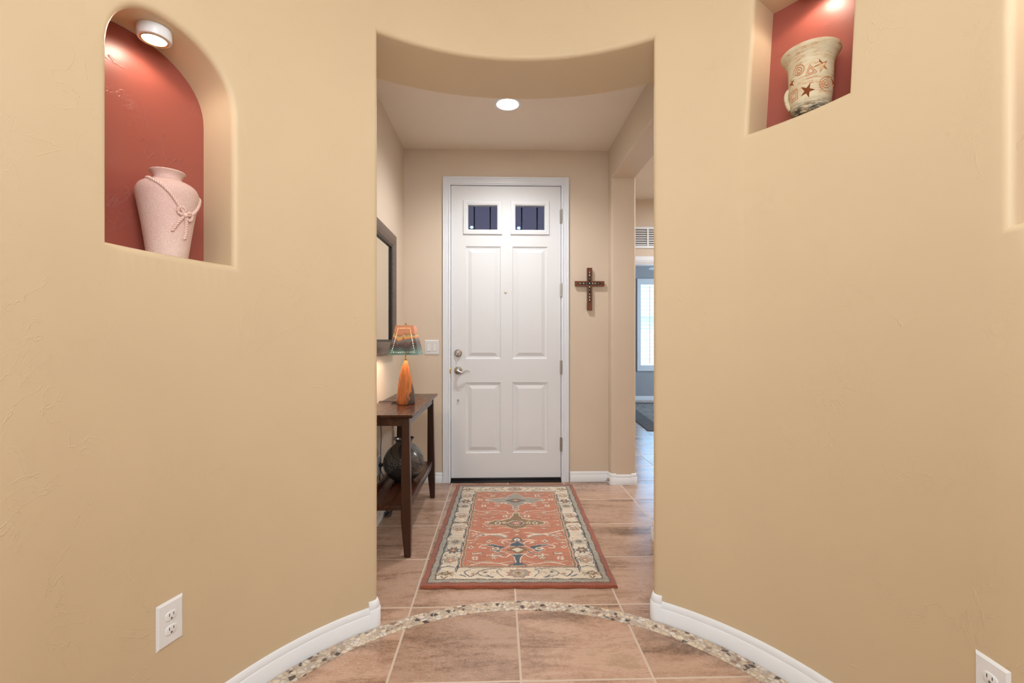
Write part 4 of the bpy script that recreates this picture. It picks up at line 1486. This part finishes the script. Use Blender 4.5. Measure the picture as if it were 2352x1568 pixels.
# side borders
for s in (1, -1):
    cb = s * .354
    for k in range(6):                       # cartouches of dark vine
        v0 = -.575 + k * .205
        for du_ in (-.046, .046):
            line([(cb + du_, v0 - .075), (cb + du_ * 1.04, v0), (cb + du_, v0 + .07)], .0026, DARK)
            line([(cb + du_ * .86, v0 - .065), (cb + du_ * .90, v0), (cb + du_ * .86, v0 + .06)], .0018, NAVY)
        line([(cb - .046, v0 + .07), (cb - .022, v0 + .096), (cb + .0, v0 + .100), (cb + .022, v0 + .096), (cb + .046, v0 + .07)], .0024, DARK)
    for fv, k in ((.50, 0), (.388, 1), (.285, 2), (.098, 3), (-.008, 4), (-.110, 3), (-.296, 2), (-.404, 1), (-.519, 0), (.60, 5), (-.60, 5)):
        if k == 0:
            flower(cb, fv, .040, .030, 7, OLIVE, .3, .9); flower(cb, fv, .034, .025, 7, TAUPE, .3, .9); flower(cb, fv, .022, .014, 6, RUST, 0, .9); ell(cb, fv, .009, .009, CREAM)
        elif k == 1:
            flower(cb, fv, .046, .024, 8, NAVY, .4, .95); flower(cb, fv, .026, .018, 6, OLIVE); petals(cb, fv, .010, .005, 4, RUST); ell(cb, fv, .006, .006, CREAM)
        elif k == 2:
            flower(cb, fv, .042, .036, 8, GRAY, 0, .9); flower(cb, fv, .037, .032, 8, CREAM, 0, .9); flower(cb, fv, .034, .028, 8, TAUPE, 0, .9); petals(cb, fv, .014, .006, 6, DARK); ell(cb, fv, .010, .010, TAUPE); ell(cb, fv, .005, .005, DARK)
        elif k == 3:
            flower(cb, fv, .040, .026, 6, RUST, .2, .95); flower(cb, fv, .031, .022, 6, TAUPE, .2, .9); ell(cb, fv, .014, .012, OLIVE); ell(cb, fv, .007, .006, CREAM)
        elif k == 4:
            for r_ in (-.5, 0., .5, pi - .5, pi, pi + .5):
                line([(cb, fv), (cb + .042 * cos(r_), fv + .026 * sin(r_))], .0048, OLIVE)
            ell(cb, fv, .020, .015, OLIVE); ell(cb, fv, .007, .006, CREAM)
        else:
            line([(cb - .035, fv), (cb, fv + .012), (cb + .035, fv)], .003, DARK)
for s in (1, -1):
    for k in range(14):
        vv_ = -.60 + k * .0925
        line([(s * .302, vv_), (s * .3065, vv_ + .022), (s * .312, vv_ + .006)], .0022, DARK)
        line([(s * .399, vv_ + .03), (s * .393, vv_ + .052), (s * .387, vv_ + .036)], .0022, NAVY)
    for vv_ in (-.46, -.25, -.055, .045, .335, .44):
        for du_ in (-.034, .034):
            line([(s * .354 + du_, vv_ - .012), (s * .354 + du_ * .72, vv_), (s * .354 + du_, vv_ + .012)], .0030, TAUPE)
for s in (1, -1):
    for vv_, w_ in ((.535, .20), (.468, .24), (.330, .15), (.245, .20), (.055, .22), (-.075, .21), (-.33, .23), (-.47, .17)):
        line([(s * w_, vv_), (s * (w_ - .018), vv_ + .012), (s * (w_ - .04), vv_ - .004), (s * (w_ - .058), vv_ + .010)], .0027, CREAM)
        ell(s * (w_ + .004), vv_ - .004, .0055, .005, NAVY if vv_ > 0 else OLIVE)
# end borders and corners
for s2 in (1, -1):
    vb = s2 * .661
    flower(0, vb, .066, .052, 9, RUST, .2, .75); flower(0, vb, .058, .046, 9, GRAY, .2, .75); ell(0, vb, .034, .028, TAUPE); petals(0, vb, .012, .006, 4, OLIVE); ell(0, vb, .006, .008, RUST2)
    for s in (1, -1):
        line([(s * .075, vb - .035), (s * .105, vb + .02), (s * .085, vb + .04), (s * .15, vb + .045), (s * .20, vb + .005), (s * .165, vb - .03), (s * .12, vb - .035)], .0026, DARK)
        line([(s * .20, vb + .005), (s * .24, vb - .03), (s * .27, vb + .02), (s * .24, vb + .04)], .0026, DARK)
        line([(s * .09, vb - .01), (s * .125, vb + .01), (s * .14, vb - .005)], .0045, TAUPE)
        ell(s * .165, vb + .012, .014, .010, TAUPE); ell(s * .165, vb + .012, .006, .005, NAVY)
        ell(s * .225, vb - .005, .015, .012, TAUPE); ell(s * .225, vb - .005, .007, .006, RUST)
        line([(s * .13, vb - .04), (s * .155, vb - .02)], .004, NAVY); line([(s * .26, vb - .03), (s * .285, vb - .015)], .004, NAVY)
        cu, cv = s * .362, vb
        for r_ in (-.55, -.15, .25, pi - .25, pi + .15, pi + .55):
            line([(cu, cv), (cu + .030 * cos(r_), cv + .022 * sin(r_)), (cu + .045 * cos(r_), cv + .044 * sin(r_))], .0030, OLIVE)
        flower(cu, cv, .026, .018, 5, OLIVE); ell(cu, cv, .009, .009, CREAM); ell(cu, cv, .004, .004, NAVY)
        line([(cu - .012, cv - .03), (cu, cv - .048), (cu + .012, cv - .03)], .004, OLIVE)

col *= 1 + .09 * (np.sin(UU * 19 + 3 * np.sin(VV * 11)) * np.sin(VV * 23 + 2 * np.sin(UU * 17)))[..., None]
col *= np.clip(rng.normal(1., .10, (NV, NU, 1)), .7, 1.3) * (1 + .05 * np.sin(VV * 160)[..., None])
edge_u = np.minimum(UU + RW, RW - UU)
edge_v = np.minimum(VV + RL, RL - VV)
ee = np.minimum(edge_u, edge_v)
ZZ_ = .003 + .0105 * np.clip(ee / .007, 0, 1) ** .5 + rng.normal(0, .0006, UU.shape)
outw = .0025 * np.sin(UU * 40 + VV * 33) + rng.normal(0, .0006, UU.shape)
XX_ = UU + np.where(edge_u < .004, np.sign(UU) * outw, 0)
YY_ = VV + np.where(edge_v < .004, np.sign(VV) * outw, 0)
verts = np.stack([XX_, YY_, ZZ_], -1).reshape(-1, 3)
idx = np.arange(NU * NV).reshape(NV, NU)
faces = np.stack([idx[:-1, :-1], idx[:-1, 1:], idx[1:, 1:], idx[1:, :-1]], -1).reshape(-1, 4)
me = bpy.data.meshes.new('pile')
me.vertices.add(len(verts))
me.vertices.foreach_set('co', verts.ravel())
me.loops.add(faces.size)
me.loops.foreach_set('vertex_index', faces.ravel().astype(np.int32))
me.polygons.add(len(faces))
me.polygons.foreach_set('loop_start', np.arange(0, faces.size, 4, dtype=np.int32))
me.update(calc_edges=True)
me.validate()
ca = me.color_attributes.new('yarn', 'FLOAT_COLOR', 'POINT')
ca.data.foreach_set('color', np.concatenate([col, np.ones((NV, NU, 1))], -1).astype(np.float32).ravel())
me.shade_smooth()
m = Mat('wool_yarn', rough=.95, spec=.1)
c = m.n('Attribute', out=0, attribute_name='yarn')
nz = m.noise(m.obj(), 260., 3., .7)
m.set(m.mix(1., c, m.ramp(nz, [(.25, (.72, .72, .72)), (.75, (1.15, 1.15, 1.15))]), 'MULTIPLY'), 'Base Color')
m.set(.35, 'Sheen Weight')
m.bump(nz, .6, .004)
me.materials.append(m.m)
rug = T('entry_rug', 'rust red wool rug with cream floral border lying before the front door', 'rug', (.113, 2.985, .0), math.atan2(-.02, .93))
o = bpy.data.objects.new('pile', me)
C.objects.link(o)
o.parent = rug
g = G().box(-RW + .004, RW - .004, -RL + .004, RL - .004, .0006, .003)
mk('backing', g, plain('rug_backing', srgb(150, 120, 96), .9, var=.1), rug, 0)
